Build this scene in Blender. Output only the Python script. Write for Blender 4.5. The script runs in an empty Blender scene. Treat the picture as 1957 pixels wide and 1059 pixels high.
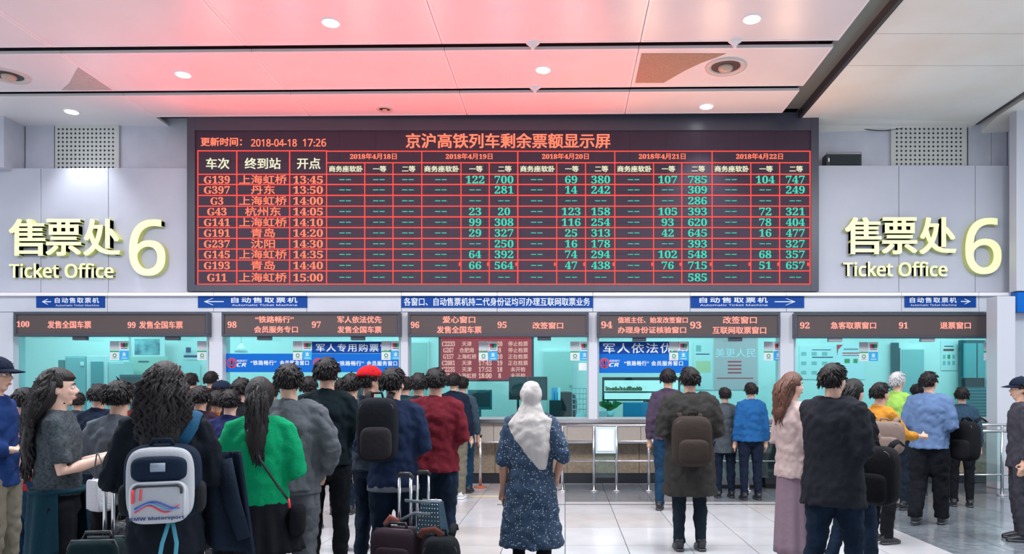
import bpy, bmesh, math, random
import numpy as np
from mathutils import Vector, Matrix, Quaternion, noise

random.seed(7)
SC = bpy.context.scene
COL = SC.collection
PI = math.pi
F = 1400.0; PX0 = 1080.0; PY0 = 749.0; EYE = 1.5          # focal length and vanishing point read off the photograph (px)

# ------------------------------------------------------------------ camera
cd = bpy.data.cameras.new('camera')
cam = bpy.data.objects.new('camera', cd); COL.objects.link(cam)
cam.location = (0, 0, EYE); cam.rotation_euler = (PI / 2, 0, 0)
cd.sensor_width = 36; cd.lens = 36 * F / 1957.0
cd.shift_x = (978.5 - PX0) / 1957.0; cd.shift_y = (PY0 - 529.5) / 1957.0
cd.clip_start = 0.05
SC.camera = cam
# ------------------------------------------------------------------ world, exposure
w = bpy.data.worlds.new('world'); SC.world = w; w.use_nodes = True
w.node_tree.nodes['Background'].inputs[0].default_value = (0.80, 0.88, 1.0, 1)
w.node_tree.nodes['Background'].inputs[1].default_value = 0.85
SC.view_settings.view_transform = 'Standard'; SC.view_settings.look = 'None'
SC.view_settings.gamma = 1.0; SC.view_settings.use_curve_mapping = False
SC.view_settings.exposure = 0.17

def area_light(name, loc, sx, sy, power, color, rot=(0, 0, 0)):
    l = bpy.data.lights.new(name, 'AREA'); l.shape = 'RECTANGLE'; l.size = sx; l.size_y = sy
    l.energy = power; l.color = color
    o = bpy.data.objects.new(name, l); COL.objects.link(o); o.location = loc; o.rotation_euler = rot
    return o
# added fill lights overhead in the hall, out of view; office lighting behind the glass
for i in range(4):
    area_light('hall_fill_light', (-7.5 + 4.6 * i, 5.6, 5.9), 1.8, 2.6, 360, (0.93, 0.96, 1.0))
for i in range(7):
    area_light('office_ceiling_light', (-9.6 + 2.9 * i, 14.0, 3.28), 2.2, 0.9, 36, (0.85, 1.0, 1.0))

# spots added before the departure board, standing in for its red glow
for i in range(9):
    l = bpy.data.lights.new('board_glow_spot', 'SPOT'); l.energy = 115 if i < 6 else 60; l.color = (1.0, .10, .08) if i < 6 else (.75, .45, .30); l.spot_size = 2.5; l.spot_blend = 1.0; l.shadow_soft_size = 0.0
    o = bpy.data.objects.new('board_glow_spot', l); COL.objects.link(o); o.location = (-5.6 + 1.15 * i, 11.8, 4.2); o.rotation_euler = (math.radians(-128), 0, 0)
# ------------------------------------------------------------------ materials
MATS = {}
def mat(name, col, rough=0.5, metal=0.0, emit=None, es=1.0, bump=0.0, bscale=30.0, vary=0.0, vscale=6.0, spec=0.5,
        stretch=(1, 1, 1), col2=None, sheen=0.0):
    if name in MATS: return MATS[name]
    m = bpy.data.materials.new(name); m.use_nodes = True
    nt = m.node_tree; p = nt.nodes['Principled BSDF']; N = nt.nodes.new; L = nt.links.new
    p.inputs['Base Color'].default_value = (*col, 1); p.inputs['Roughness'].default_value = rough
    p.inputs['Metallic'].default_value = metal; p.inputs['Specular IOR Level'].default_value = spec
    if sheen: p.inputs['Sheen Weight'].default_value = sheen
    if emit is not None:
        p.inputs['Emission Color'].default_value = (*emit, 1); p.inputs['Emission Strength'].default_value = es
    if bump or vary or col2:
        tc = N('ShaderNodeTexCoord'); mp = N('ShaderNodeMapping'); mp.inputs['Scale'].default_value = stretch
        L(tc.outputs['Object'], mp.inputs['Vector'])
    if vary or col2:
        nz = N('ShaderNodeTexNoise'); nz.inputs['Scale'].default_value = vscale; nz.inputs['Detail'].default_value = 5
        L(mp.outputs[0], nz.inputs['Vector'])
        cr = N('ShaderNodeValToRGB'); cr.color_ramp.elements[0].position = 0.35; cr.color_ramp.elements[1].position = 0.65
        c2 = col2 if col2 else tuple(c * (1 - vary) for c in col)
        cr.color_ramp.elements[0].color = (*c2, 1); cr.color_ramp.elements[1].color = (*col, 1)
        L(nz.outputs['Fac'], cr.inputs['Fac']); L(cr.outputs['Color'], p.inputs['Base Color'])
    if bump:
        nb = N('ShaderNodeTexNoise'); nb.inputs['Scale'].default_value = bscale; nb.inputs['Detail'].default_value = 4
        bp = N('ShaderNodeBump'); bp.inputs['Strength'].default_value = bump; bp.inputs['Distance'].default_value = 0.02
        L(mp.outputs[0], nb.inputs['Vector']); L(nb.outputs['Fac'], bp.inputs['Height']); L(bp.outputs[0], p.inputs['Normal'])
    MATS[name] = m; return m

def emis(name, col, s):
    if name in MATS: return MATS[name]
    m = bpy.data.materials.new(name); m.use_nodes = True; nt = m.node_tree
    nt.nodes.remove(nt.nodes['Principled BSDF'])
    e = nt.nodes.new('ShaderNodeEmission'); e.inputs[0].default_value = (*col, 1); e.inputs[1].default_value = s
    nt.links.new(e.outputs[0], nt.nodes['Material Output'].inputs[0]); MATS[name] = m; return m

def glass_mat(name, tint, refl=0.08):
    m = bpy.data.materials.new(name); m.use_nodes = True; nt = m.node_tree; N = nt.nodes.new; L = nt.links.new
    nt.nodes.remove(nt.nodes['Principled BSDF'])
    t = N('ShaderNodeBsdfTransparent'); t.inputs[0].default_value = (*tint, 1)
    g = N('ShaderNodeBsdfGlossy'); g.inputs['Roughness'].default_value = 0.02; g.inputs['Color'].default_value = (1, 1, 1, 1)
    fr = N('ShaderNodeFresnel'); fr.inputs[0].default_value = 1.45
    mx = N('ShaderNodeMixShader'); L(fr.outputs[0], mx.inputs[0]); L(t.outputs[0], mx.inputs[1]); L(g.outputs[0], mx.inputs[2])
    L(mx.outputs[0], nt.nodes['Material Output'].inputs[0]); MATS[name] = m; return m

def grid_mat(name, base, line, sx, sy, rough=0.5, width=0.25, glow=0.0):
    """dark LED module face: fine square lattice of lamp pits (colour only)"""
    m = bpy.data.materials.new(name); m.use_nodes = True; nt = m.node_tree; N = nt.nodes.new; L = nt.links.new
    p = nt.nodes['Principled BSDF']; tc = N('ShaderNodeTexCoord'); sp = N('ShaderNodeSeparateXYZ'); L(tc.outputs['Object'], sp.inputs[0])
    outs = []
    for ax, s in (('X', sx), ('Z', sy)):
        a = N('ShaderNodeMath'); a.operation = 'MULTIPLY'; a.inputs[1].default_value = s; L(sp.outputs[ax], a.inputs[0])
        b = N('ShaderNodeMath'); b.operation = 'FRACT'; L(a.outputs[0], b.inputs[0])
        c = N('ShaderNodeMath'); c.operation = 'GREATER_THAN'; c.inputs[1].default_value = width; L(b.outputs[0], c.inputs[0]); outs.append(c)
    mu = N('ShaderNodeMath'); mu.operation = 'MULTIPLY'; L(outs[0].outputs[0], mu.inputs[0]); L(outs[1].outputs[0], mu.inputs[1])
    mx = N('ShaderNodeMix'); mx.data_type = 'RGBA'; L(mu.outputs[0], mx.inputs[0])
    mx.inputs[6].default_value = (*line, 1); mx.inputs[7].default_value = (*base, 1)
    L(mx.outputs[2], p.inputs['Base Color']); p.inputs['Roughness'].default_value = rough; p.inputs['Specular IOR Level'].default_value = .2
    if glow: p.inputs['Emission Color'].default_value = (1, .05, .10, 1); p.inputs['Emission Strength'].default_value = glow
    MATS[name] = m; return m

M_WALL = mat('wall_panel_metal', (0.50, 0.52, 0.60), 0.38, 0.0, vary=0.06, vscale=1.5, bump=0.02, bscale=3)
M_WALL2 = mat('wall_panel_upper', (0.56, 0.58, 0.66), 0.45, 0.0, vary=0.10, vscale=2.5)  # upper wall band and corner returns, paler than the lower panels
M_FASC = mat('fascia_white', (0.60, 0.63, 0.70), 0.35, 0.0, vary=0.06, vscale=2)
M_PILL = mat('pillar_white', (0.58, 0.60, 0.66), 0.35)
M_CEIL = mat('ceiling_panel', (0.82, 0.80, 0.82), 0.33, 0.0, vary=0.05, vscale=1.2, bump=0.01, bscale=2)
M_CEIL_R = mat('ceiling_soffit', (0.90, 0.92, 0.88), 0.5, 0.0, col2=(0.85, 0.82, 0.74), vscale=0.9, bump=0.05, bscale=8)
M_RIM = mat('ceiling_rim', (0.88, 0.86, 0.88), 0.35)
M_VOID = mat('ceiling_void', (0.035, 0.04, 0.05), 0.4)
M_STAIN = mat('water_stain', (0.42, 0.30, 0.22), 0.7, col2=(0.33, 0.22, 0.15), vscale=40, bump=0.2, bscale=60)
M_STAIN2 = mat('water_stain_pale', (0.45, 0.40, 0.38), 0.6, col2=(0.50, 0.47, 0.46), vscale=12)
M_FRAME = mat('board_frame', (0.055, 0.058, 0.085), 0.35)
M_LED = grid_mat('led_face', (0.058, 0.044, 0.070), (0.026, 0.022, 0.038), 60, 60, glow=.008)
M_LEDW = grid_mat('led_face_warm', (0.115, 0.088, 0.085), (0.075, 0.06, 0.062), 60, 60, width=0.3)
E_RED = emis('led_red', (1.0, 0.034, 0.024), 3.6)
E_RED2 = emis('led_red_text', (1.0, 0.17, 0.10), 1.6)
E_RED3 = emis('led_window_text', (1.0, 0.33, 0.27), 1.3)
E_GRN = emis('led_green', (0.07, 0.62, 0.45), 1.05)
E_CRM = emis('led_cream', (0.95, 0.95, 0.68), .85)
E_HALO = emis('led_red_glow', (0.30, 0.02, 0.02), 0.5)
M_CREAM = mat('sign_cream', (0.92, 0.93, 0.50), 0.4, emit=(0.95, 1.0, 0.55), es=0.22)  # slight emission added to brighten the unlit letters
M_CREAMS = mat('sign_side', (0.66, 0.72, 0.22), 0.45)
M_BLUE = mat('sign_blue', (0.004, 0.058, 0.30), 0.4, spec=.15)
M_BLUE2 = mat('banner_blue', (0.004, 0.14, 0.56), 0.4, spec=.15)
M_WHT = mat('white_print', (0.80, 0.86, 0.92), 0.5)
M_TILE = mat('floor_tile', (0.52, 0.52, 0.54), 0.16, vary=0.10, vscale=2.2, col2=(0.46, 0.46, 0.48), bump=0.015, bscale=5)
M_TILE2 = mat('floor_tile_warm', (0.48, 0.46, 0.45), 0.2, vary=0.12, vscale=3)
M_GRAN = mat('granite_dark', (0.12, 0.145, 0.17), 0.14, col2=(0.20, 0.22, 0.24), vscale=9)
M_JOINT = mat('tile_joint', (0.10, 0.10, 0.11), 0.7)
M_STONE = mat('counter_stone', (0.30, 0.235, 0.17), 0.35, col2=(0.22, 0.165, 0.115), vscale=25)
M_STONE2 = mat('counter_stone_light', (0.36, 0.31, 0.27), 0.3, col2=(0.38, 0.33, 0.29), vscale=25)
M_BLACK = mat('black_stone', (0.02, 0.024, 0.03), 0.2)
M_STEEL = mat('brushed_steel', (0.62, 0.62, 0.64), 0.25, 1.0)
M_DARKM = mat('dark_metal', (0.06, 0.06, 0.07), 0.4, 0.6)
M_CHROME = mat('chrome', (0.8, 0.8, 0.82), 0.12, 1.0)
M_GLASS = glass_mat('teal_glass', (0.66, 0.96, 0.97))
M_CLEAR = glass_mat('clear_glass', (0.78, 0.92, 0.90))
M_OFFW = mat('office_wall', (0.80, 0.86, 0.85), 0.6)
M_OFFD = mat('office_door', (0.45, 0.58, 0.55), 0.5)
M_TEAL = mat('teal_cabinet', (0.30, 0.50, 0.52), 0.4)
M_BLK = mat('black_plastic', (0.015, 0.016, 0.02), 0.4)
M_GREYP = mat('grey_plastic', (0.33, 0.34, 0.36), 0.5)
M_RED = mat('red_print', (0.70, 0.04, 0.05), 0.5)
M_GREEN = mat('green_print', (0.02, 0.33, 0.10), 0.5)
M_CYANP = mat('cyan_print', (0.02, 0.38, 0.72), 0.4)
M_NAVYP = mat('navy_print', (0.02, 0.05, 0.16), 0.5)
M_PALE = mat('pale_print', (0.75, 0.82, 0.84), 0.5)
M_YEL = mat('yellow_tape', (0.75, 0.58, 0.18), 0.5)
E_LAMP = emis('lamp_disc', (0.92, 0.96, 1.0), 14.0)
E_SCR = emis('picture_screen', (0.80, 1.0, 0.98), 0.9)

# ------------------------------------------------------------------ mesh builder
def P(x, y, Y): return Vector(((x - PX0) * Y / F, Y, EYE + (PY0 - y) * Y / F))
def WX(x, Y): return (x - PX0) * Y / F
def WZ(y, Y): return EYE + (PY0 - y) * Y / F

_txt = {}
def sans(s, bold=False):
    o = ''
    for c in s:
        if 'A' <= c <= 'Z': o += chr((0x1D5D4 if bold else 0x1D5A0) + ord(c) - 65)
        elif 'a' <= c <= 'z': o += chr((0x1D5EE if bold else 0x1D5BA) + ord(c) - 97)
        elif c.isdigit() and ord(c) < 128: o += chr((0x1D7EC if bold else 0x1D7E2) + ord(c) - 48)
        else: o += c
    return o
def serif(s):
    return ''.join(chr(0x1D7CE + ord(c) - 48) if ('0' <= c <= '9') else chr(0x1D400 + ord(c) - 65) if 'A' <= c <= 'Z' else c for c in s)
def text_geo(s, ext=0.0, res=2, space=1.0):
    k = (s, ext, res, space)
    if k in _txt: return _txt[k]
    c = bpy.data.curves.new('t', 'FONT'); c.body = s; c.resolution_u = res; c.extrude = ext; c.space_character = space
    o = bpy.data.objects.new('t', c)
    me = bpy.data.meshes.new_from_object(o)
    n = len(me.vertices); v = np.empty(n * 3, np.float32); me.vertices.foreach_get('co', v); v = v.reshape(-1, 3)
    fs = [tuple(p.vertices) for p in me.polygons]; nz = [p.normal.z for p in me.polygons]
    bpy.data.objects.remove(o); bpy.data.curves.remove(c); bpy.data.meshes.remove(me)
    _txt[k] = (v, fs, nz); return _txt[k]

class MB:
    def __init__(s): s.v = []; s.f = []; s.m = []; s.sm = []
    def add(s, vs, fs, m=0, smooth=False):
        b = len(s.v); s.v += [tuple(v) for v in vs]; s.f += [tuple(b + i for i in f) for f in fs]
        s.m += [m] * len(fs); s.sm += [smooth] * len(fs); return s
    def box(s, x0, x1, y0, y1, z0, z1, m=0):
        if x0 > x1: x0, x1 = x1, x0
        if y0 > y1: y0, y1 = y1, y0
        if z0 > z1: z0, z1 = z1, z0
        v = [(x0, y0, z0), (x1, y0, z0), (x1, y1, z0), (x0, y1, z0), (x0, y0, z1), (x1, y0, z1), (x1, y1, z1), (x0, y1, z1)]
        f = [(0, 3, 2, 1), (4, 5, 6, 7), (0, 1, 5, 4), (1, 2, 6, 5), (2, 3, 7, 6), (3, 0, 4, 7)]
        return s.add(v, f, m)
    def pbox(s, x0, y0, x1, y1, Y, d=0.01, m=0):      # front face at Y, pixel box in the photograph
        return s.box(WX(x0, Y), WX(x1, Y), Y, Y + d, WZ(y1, Y), WZ(y0, Y), m)
    def prism(s, poly, z0, z1, m=0):                  # poly = list of (x,y) ccw, vertical extrusion
        n = len(poly)
        v = [(p[0], p[1], z0) for p in poly] + [(p[0], p[1], z1) for p in poly]
        f = [tuple(range(n - 1, -1, -1)), tuple(range(n, 2 * n))] + [(i, (i + 1) % n, n + (i + 1) % n, n + i) for i in range(n)]
        return s.add(v, f, m)
    def tube(s, pts, r, m=0, n=10, ref=None, closed=False, smooth=True):
        pts = [Vector(p) for p in pts]; k = len(pts)
        if not isinstance(r, (list, tuple)): r = [r] * k
        rr = [(a, a) if not isinstance(a, (list, tuple)) else a for a in r]
        vs = []; fs = []; u = None
        for i, p in enumerate(pts):
            t = (pts[min(i + 1, k - 1)] - pts[max(i - 1, 0)])
            if t.length < 1e-9: t = Vector((0, 0, 1))
            t.normalize()
            if u is None:
                rf = Vector(ref) if ref else (Vector((0, 1, 0)) if abs(t.y) < 0.8 else Vector((0, 0, 1)))
                u = rf.cross(t) if rf.cross(t).length > 1e-6 else t.orthogonal()
            u = (u - t * u.dot(t))
            if u.length < 1e-6: u = t.orthogonal()
            u.normalize(); v = t.cross(u)
            for j in range(n):
                a = 2 * PI * j / n
                vs.append(p + u * (math.cos(a) * rr[i][0]) + v * (math.sin(a) * rr[i][1]))
        for i in range(k - 1):
            for j in range(n):
                fs.append((i * n + j, i * n + (j + 1) % n, (i + 1) * n + (j + 1) % n, (i + 1) * n + j))
        if closed:
            for j in range(n): fs.append(((k - 1) * n + j, (k - 1) * n + (j + 1) % n, (j + 1) % n, j))
        else:
            fs.append(tuple(range(n - 1, -1, -1))); fs.append(tuple((k - 1) * n + j for j in range(n)))
        return s.add(vs, fs, m, smooth)
    def ell(s, c, r, m=0, n=16, k=10, e=1.0, rot=None, smooth=True):   # (super)ellipsoid
        vs = []; fs = []
        def pw(a, e): return math.copysign(abs(a) ** e, a)
        R = rot.to_matrix() if rot else None
        for i in range(k + 1):
            ph = -PI / 2 + PI * i / k
            for j in range(n):
                th = 2 * PI * j / n
                p = Vector((r[0] * pw(math.cos(ph), e) * pw(math.cos(th), e), r[1] * pw(math.cos(ph), e) * pw(math.sin(th), e), r[2] * pw(math.sin(ph), e)))
                if R: p = R @ p
                vs.append(p + Vector(c))
        for i in range(k):
            for j in range(n): fs.append((i * n + j, i * n + (j + 1) % n, (i + 1) * n + (j + 1) % n, (i + 1) * n + j))
        return s.add(vs, fs, m, smooth)
    def disc(s, c, r, m=0, n=24, ax='y', r_in=0.0, th=0.0):            # flat disc or ring facing -Y ('y') or -Z ('z')
        vs = []; fs = []
        def pt(a, q): return (c[0] + q * math.cos(a), c[1], c[2] + q * math.sin(a)) if ax == 'y' else (c[0] + q * math.cos(a), c[1] - q * math.sin(a), c[2])
        if r_in:
            for j in range(n): vs += [pt(2 * PI * j / n, r), pt(2 * PI * j / n, r_in)]
            for j in range(n): a = 2 * j; b = 2 * ((j + 1) % n); fs.append((a, b, b + 1, a + 1))
        else:
            vs = [pt(2 * PI * j / n, r) for j in range(n)]; fs = [tuple(range(n))]
        return s.add(vs, fs, m)
    def text(s, t, x0, x1, z0, z1, y, m=0, ext=0.0, bold=0.0, fit=True, mside=None, space=1.0, shear=0.0):
        """lettering fitted to a box on the plane y, facing -Y"""
        V, fs, nz = text_geo(t, 0.02 if ext else 0.0, 3 if ext else 2, space)
        if len(V) == 0: return s
        a = V.min(0); b = V.max(0); sx = (x1 - x0) / max(b[0] - a[0], 1e-6); sz = (z1 - z0) / max(b[1] - a[1], 1e-6)
        if not fit: sx = sz = min(sx, sz)
        offs = [(0, 0)] if not bold else [(dx * bold, dz * bold) for dx, dz in ((-1, -.6), (1, -.6), (1, .6), (-1, .6), (0, 0))]
        cx = (x0 + x1) / 2; wdt = (b[0] - a[0]) * sx
        for k, (dx, dz) in enumerate(offs):
            X = (V[:, 0] - a[0]) * sx + cx - wdt / 2 + dx; Z = (V[:, 1] - a[1]) * sz + z0 + dz
            if shear: X = X + (Z - z0) * shear
            Yv = y - (V[:, 2] + 0.02) / 0.04 * ext - 0.00015 * k if ext else np.full(len(V), y - 0.00012 * k)
            base = len(s.v); s.v += [tuple(q) for q in np.stack([X, Yv, Z], 1).tolist()]
            for f, q in zip(fs, nz):
                s.f.append(tuple(base + i for i in f)); s.sm.append(False)
                s.m.append(m if (mside is None or abs(q) > 0.5) else mside)
        return s
    def ptext(s, t, x0, y0, x1, y1, Y, m=0, **k):
        return s.text(t, WX(x0, Y), WX(x1, Y), WZ(y1, Y), WZ(y0, Y), Y, m, **k)
    def build(s, name, mats, parent=None, bevel=0.0, seg=2, normals=False, loc=None):
        me = bpy.data.meshes.new(name); v = s.v
        if loc: v = [(a[0] - loc[0], a[1] - loc[1], a[2] - loc[2]) for a in v]
        me.from_pydata(v, [], s.f)
        if not isinstance(mats, (list, tuple)): mats = [mats]
        for m in mats: me.materials.append(m)
        me.polygons.foreach_set('material_index', s.m); me.polygons.foreach_set('use_smooth', s.sm)
        if normals:
            bm = bmesh.new(); bm.from_mesh(me); bmesh.ops.recalc_face_normals(bm, faces=bm.faces); bm.to_mesh(me); bm.free()
        me.update()
        o = bpy.data.objects.new(name, me); COL.objects.link(o)
        if parent: o.parent = parent
        if loc: o.location = loc
        if bevel:
            b = o.modifiers.new('bevel', 'BEVEL'); b.width = bevel; b.segments = seg; b.limit_method = 'ANGLE'; b.angle_limit = 0.6
        return o

def tag(o, label=None, cat=None, group=None, kind=None):
    if label: o['label'] = label
    if cat: o['category'] = cat
    if group: o['group'] = group
    if kind: o['kind'] = kind
    return o
def empty(name, loc=(0, 0, 0), label=None, cat=None, group=None, kind=None, rz=0.0):
    o = bpy.data.objects.new(name, None); COL.objects.link(o); o.location = loc; o.rotation_euler = (0, 0, rz); o.empty_display_size = 0.1
    return tag(o, label, cat, group, kind)
def inst(src, name, parent=None, loc=None):
    c = src.copy(); COL.objects.link(c); c.name = name
    if parent: c.parent = parent
    if loc: c.location = loc
    return c

YB = 12.0       # face of the big board
YW = 12.12      # lower wall panels
YR = 12.42      # recessed upper wall
ZC = 6.0        # ceiling height
# ================================================================== SETTING
# ---- floor: base slab and tiles
fl = MB().box(-12, 9, 0.5, 12.3, -0.12, -0.012).build('floor', M_JOINT); tag(fl, kind='structure')
tile_a = None; tiles = {}
def tile(nm, w_, d_, m_):
    k = (w_, d_, m_.name)
    if k not in tiles:
        tiles[k] = MB().box(-w_ / 2 + .004, w_ / 2 - .004, -d_ / 2 + .004, d_ / 2 - .004, -0.012, 0).build('tile', m_, fl)
        return tiles[k]
    return inst(tiles[k], 'tile', fl)
TW, TD = 0.6, 0.95
i = 0
x = -9.6
while x < 9:
    y = 4.3
    while y < 12.1:
        cx, cy = x + TW / 2, y + TD / 2
        dark = cx > 3.3 or (cx > -0.3 and 9.75 < cy < 12.2)
        vis = abs(cx + .85) < 1957 / 2 / F * cy + 1.0 and cy > 5
        if vis:
            tile('tile', TW, TD, M_GRAN if dark else (M_TILE if random.random() < .8 else M_TILE2)).location = (cx, cy, 0)
            i += 1
        y += TD
    x += TW
t = MB().box(-12, 9, 0.5, 4.3, -0.012, 0).build('floor_near_slab', M_TILE, fl)
ln = MB().box(-2.2, -0.75, 10.5, 10.56, 0.0, 0.003).build('waiting_line', M_YEL); tag(ln, 'yellow waiting line taped on the floor before the counter', 'floor line')
ln2 = MB().box(-0.9, 3.3, 9.70, 9.76, 0.0, 0.004).build('trim_1', M_STEEL); tag(ln2, kind='structure')

# ---- ceiling
ce = MB().box(-12, 9, -4, 13.2, ZC + 0.35, ZC + 0.45).build('ceiling', M_VOID); tag(ce, kind='structure')
SL = -0.018
def cpanel(xa, xb, ya, yb, z=ZC, m_=M_CEIL, th=0.035):
    """metal tray panel with a raised pale rim; slanted slightly like the rows in the photograph"""
    q = lambda x, y: (x, y + SL * (x - 3.5), 0)
    b = MB(); e = .032
    b.prism([q(xa, ya)[:2], q(xb, ya)[:2], q(xb, yb)[:2], q(xa, yb)[:2]], z, z + th, 0)
    for (x0, x1, y0, y1) in ((xa, xb, ya, ya + e), (xa, xb, yb - e, yb), (xa, xa + e, ya + e, yb - e), (xb - e, xb, ya + e, yb - e)):
        b.prism([q(x0, y0)[:2], q(x1, y0)[:2], q(x1, y1)[:2], q(x0, y1)[:2]], z - 0.006, z, 1)
    return b.build('panel', [m_, M_RIM], ce)
seams = [3.5, .965, -1.59, -4.15, -6.7, -9.25, -11.8]
rows = [(-1.2, 1.0), (1.14, 3.2), (3.34, 5.3), (5.44, 7.35), (7.35, 9.37), (9.55, 10.76), (10.93, 11.80)]
for k in range(6):
    xb, xa = seams[k] - .004, seams[k + 1] + .004
    for (ya, yb) in rows:
        if yb > 11.5 and xb < -6: yb = 12.25
        cpanel(xa, xb, ya, yb)
# near-wall filler behind the last row over the left corner
# right hand soffit slabs
def soffit(xa, xb, z=ZC):
    b = MB(); n = 9; ys = [-1.2 + i * 12.9 / n for i in range(n)] + [11.95, 12.2, 12.40]
    zz = [z] * n + [z - .005, z - .05, z - .12]
    vs = []
    for y_, z_ in zip(ys, zz): vs += [(xa, y_, z_), (xb, y_, z_ if z_ > z - .02 else z + (z_ - z) * .2)]
    for y_ in ys: vs += [(xa, y_, z + .2), (xb, y_, z + .2)]
    m2 = len(ys); fs = []
    for i in range(m2 - 1):
        a = 2 * i; fs += [(a, a + 2, a + 3, a + 1)]
        c = 2 * m2 + a; fs += [(c, c + 1, c + 3, c + 2), (a, c, c + 2, a + 2), (a + 1, a + 3, c + 3, c + 1)]
    a = 2 * (m2 - 1); c = 2 * m2 + a; fs += [(a, c, c + 1, a + 1), (0, 1, 2 * m2 + 1, 2 * m2)]
    return b.add(vs, fs).build('soffit_slab', M_CEIL_R, ce)
soffit(3.87, 6.88)
MB().box(3.52, 3.83, -1.2, 11.9, ZC + .10, ZC + .12).build('slot_cover', mat('slot_grey', (.16, .19, .18), .3), ce)
soffit(7.05, 9.0)
for y_ in (8.35, 9.2, 10.1, 11.1):
    MB().box(3.88, 6.87, y_, y_ + .006, ZC - .002, ZC + .01).build('soffit_joint', M_STAIN2, ce)
MB().box(3.815, 3.87, -1.2, 12.2, ZC - .02, ZC + .1).build('soffit_edge', M_DARKM, ce)
MB().box(6.88, 6.93, -1.2, 12.3, ZC - .015, ZC + .1).build('soffit_edge', M_DARKM, ce)
# stained areas of two panels
def stain(pts, m_):
    v = []
    for (x, y) in pts:
        Y = F * 4.5 / (PY0 - y); v.append(((x - PX0) * Y / F, Y, ZC - .004))
    n = len(v); MB().add(v + [(a, b, c + .003) for a, b, c in v], [tuple(range(n)), tuple(range(2 * n - 1, n - 1, -1))]).build('stained_area', m_, ce)
stain([(1226, 102), (1388, 102), (1368, 110), (1340, 120), (1310, 134), (1268, 158), (1214, 158)], M_STAIN)
stain([(150, 128), (222, 172), (118, 172), (132, 160), (142, 142)], M_STAIN2)

# ---- back wall: core, recessed band, lower panels, fascia
wb = MB().box(-12, 9, YR + .02, YR + .12, 2.8, 6.5).build('wall_back', M_VOID); tag(wb, kind='structure')
def wpan(x0, y0, x1, y1, Y, m_, d=.05, nm='panel'):
    g = .45
    return MB().pbox(x0 + g, y0 + g, x1 - g, y1 - g, Y, d).build(nm, m_, wb, bevel=.004)
for (a, b) in ((-200, -60), (-60, 78), (78, 207), (207, 360)): wpan(a, 321, b, 559, YW, M_WALL, .3)
for (a, b) in ((1562, 1718), (1718, 1864), (1864, 1942), (1942, 2200)): wpan(a, 316, b, 559, YW, M_WALL, .3)
for (a, b) in ((-200, 3), (48, 104), (226, 372)): wpan(a, 225, b, 332, YR - .02, M_WALL2)
for (a, b) in ((1545, 1704), (1850, 1895), (1895, 1925)): wpan(a, 225, b, 332, YR - .02, M_WALL2)
MB().box(WX(3, YR), WX(48, YR), 11.95, YR, WZ(322, 12), 6.02).build('corner_return', M_WALL2, wb, bevel=.004)
MB().box(WX(1925, YR), 7.6, 12.0, YR, WZ(322, 12), 6.02).build('corner_return', M_WALL2, wb, bevel=.004)
MB().pbox(360, 225, 1562, 560, YW + .02, .05).build('board_backing', M_VOID, wb)
# ledge under the panels and fascia pieces
fx = [-250, -40, 205, 408, 586, 767, 950, 1133, 1319, 1503, 1723, 1871, 2200]
for a, b in zip(fx[:-1], fx[1:]):
    MB().pbox(a + .4, 559, b - .4, 565.5, 11.93, .5).build('ledge', M_RIM, wb, bevel=.004)
    MB().pbox(a + .4, 566, b - .4, 596, 12.0, .12).build('fascia', M_FASC, wb, bevel=.004)
# perforated speaker grilles
def grille(x0, y0, x1, y1, hx0, hy0, hx1, hy1, nx, ny, label):
    g = empty('perforated_grille', P((x0 + x1) / 2, y1, YR - .065), label, 'grille')
    def loc(o): o.location = -g.location; return o
    loc(MB().pbox(x0, y0, x1, y1, YR - .065, .03).build('cover_plate', mat('grille_plate', (0.56, 0.58, 0.55), .45), g, bevel=.003))
    b = MB()
    for i in range(nx):
        for j in range(ny):
            c = P(hx0 + (hx1 - hx0) * i / (nx - 1), hy0 + (hy1 - hy0) * j / (ny - 1), YR - .06515)
            b.tube([(c.x, c.y, c.z), (c.x, c.y + .006, c.z)], .0185, 0, 10, smooth=False)
    o = loc(b.build('holes', M_BLK, g)); o['kind'] = 'stuff'
grille(105, 232, 227, 323, 112, 247, 216, 320, 14, 10, 'perforated metal speaker grille high on the wall above the left 6 sign')
grille(1703, 228, 1848, 318, 1714, 238, 1836, 313.5, 15, 10, 'perforated metal speaker grille high on the wall beside the black speaker box')
# black speaker on the ledge
sp = empty('wall_speaker', P(1612, 317, 12.2), 'small black speaker box standing on the wall ledge right of the departure board', 'speaker')
def rel(o, p): o.location = -p.location; return o
rel(MB().pbox(1579, 294, 1647, 317, 12.15, .2).build('speaker_body', M_BLK, sp, bevel=.01), sp)
rel(MB().pbox(1587, 297, 1644, 315.5, 12.14, .012).build('speaker_mesh', mat('speaker_cloth', (.02, .03, .035), .8, bump=.4, bscale=200), sp), sp)
rel(MB().tube([P(1580, 294, 12.2), P(1580, 291, 12.2), P(1646, 291, 12.2), P(1646, 294, 12.2)], .008).build('bracket', M_GREYP, sp), sp)
rel(MB().pbox(1583, 302, 1585.5, 309, 12.138, .01).build('badge', M_WHT, sp), sp)
# cable hanging below the soffit
b = MB(); pts = [P(1632 + t * 105, 241 + 22 * t * (1 - t) * 1.6, YR - .06) for t in [k / 14 for k in range(15)]]
tag(b.tube(pts, .008, n=6).build('hanging_cable', M_BLK), 'thin black cable sagging below the ceiling edge near the right grille', 'cable')

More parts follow.
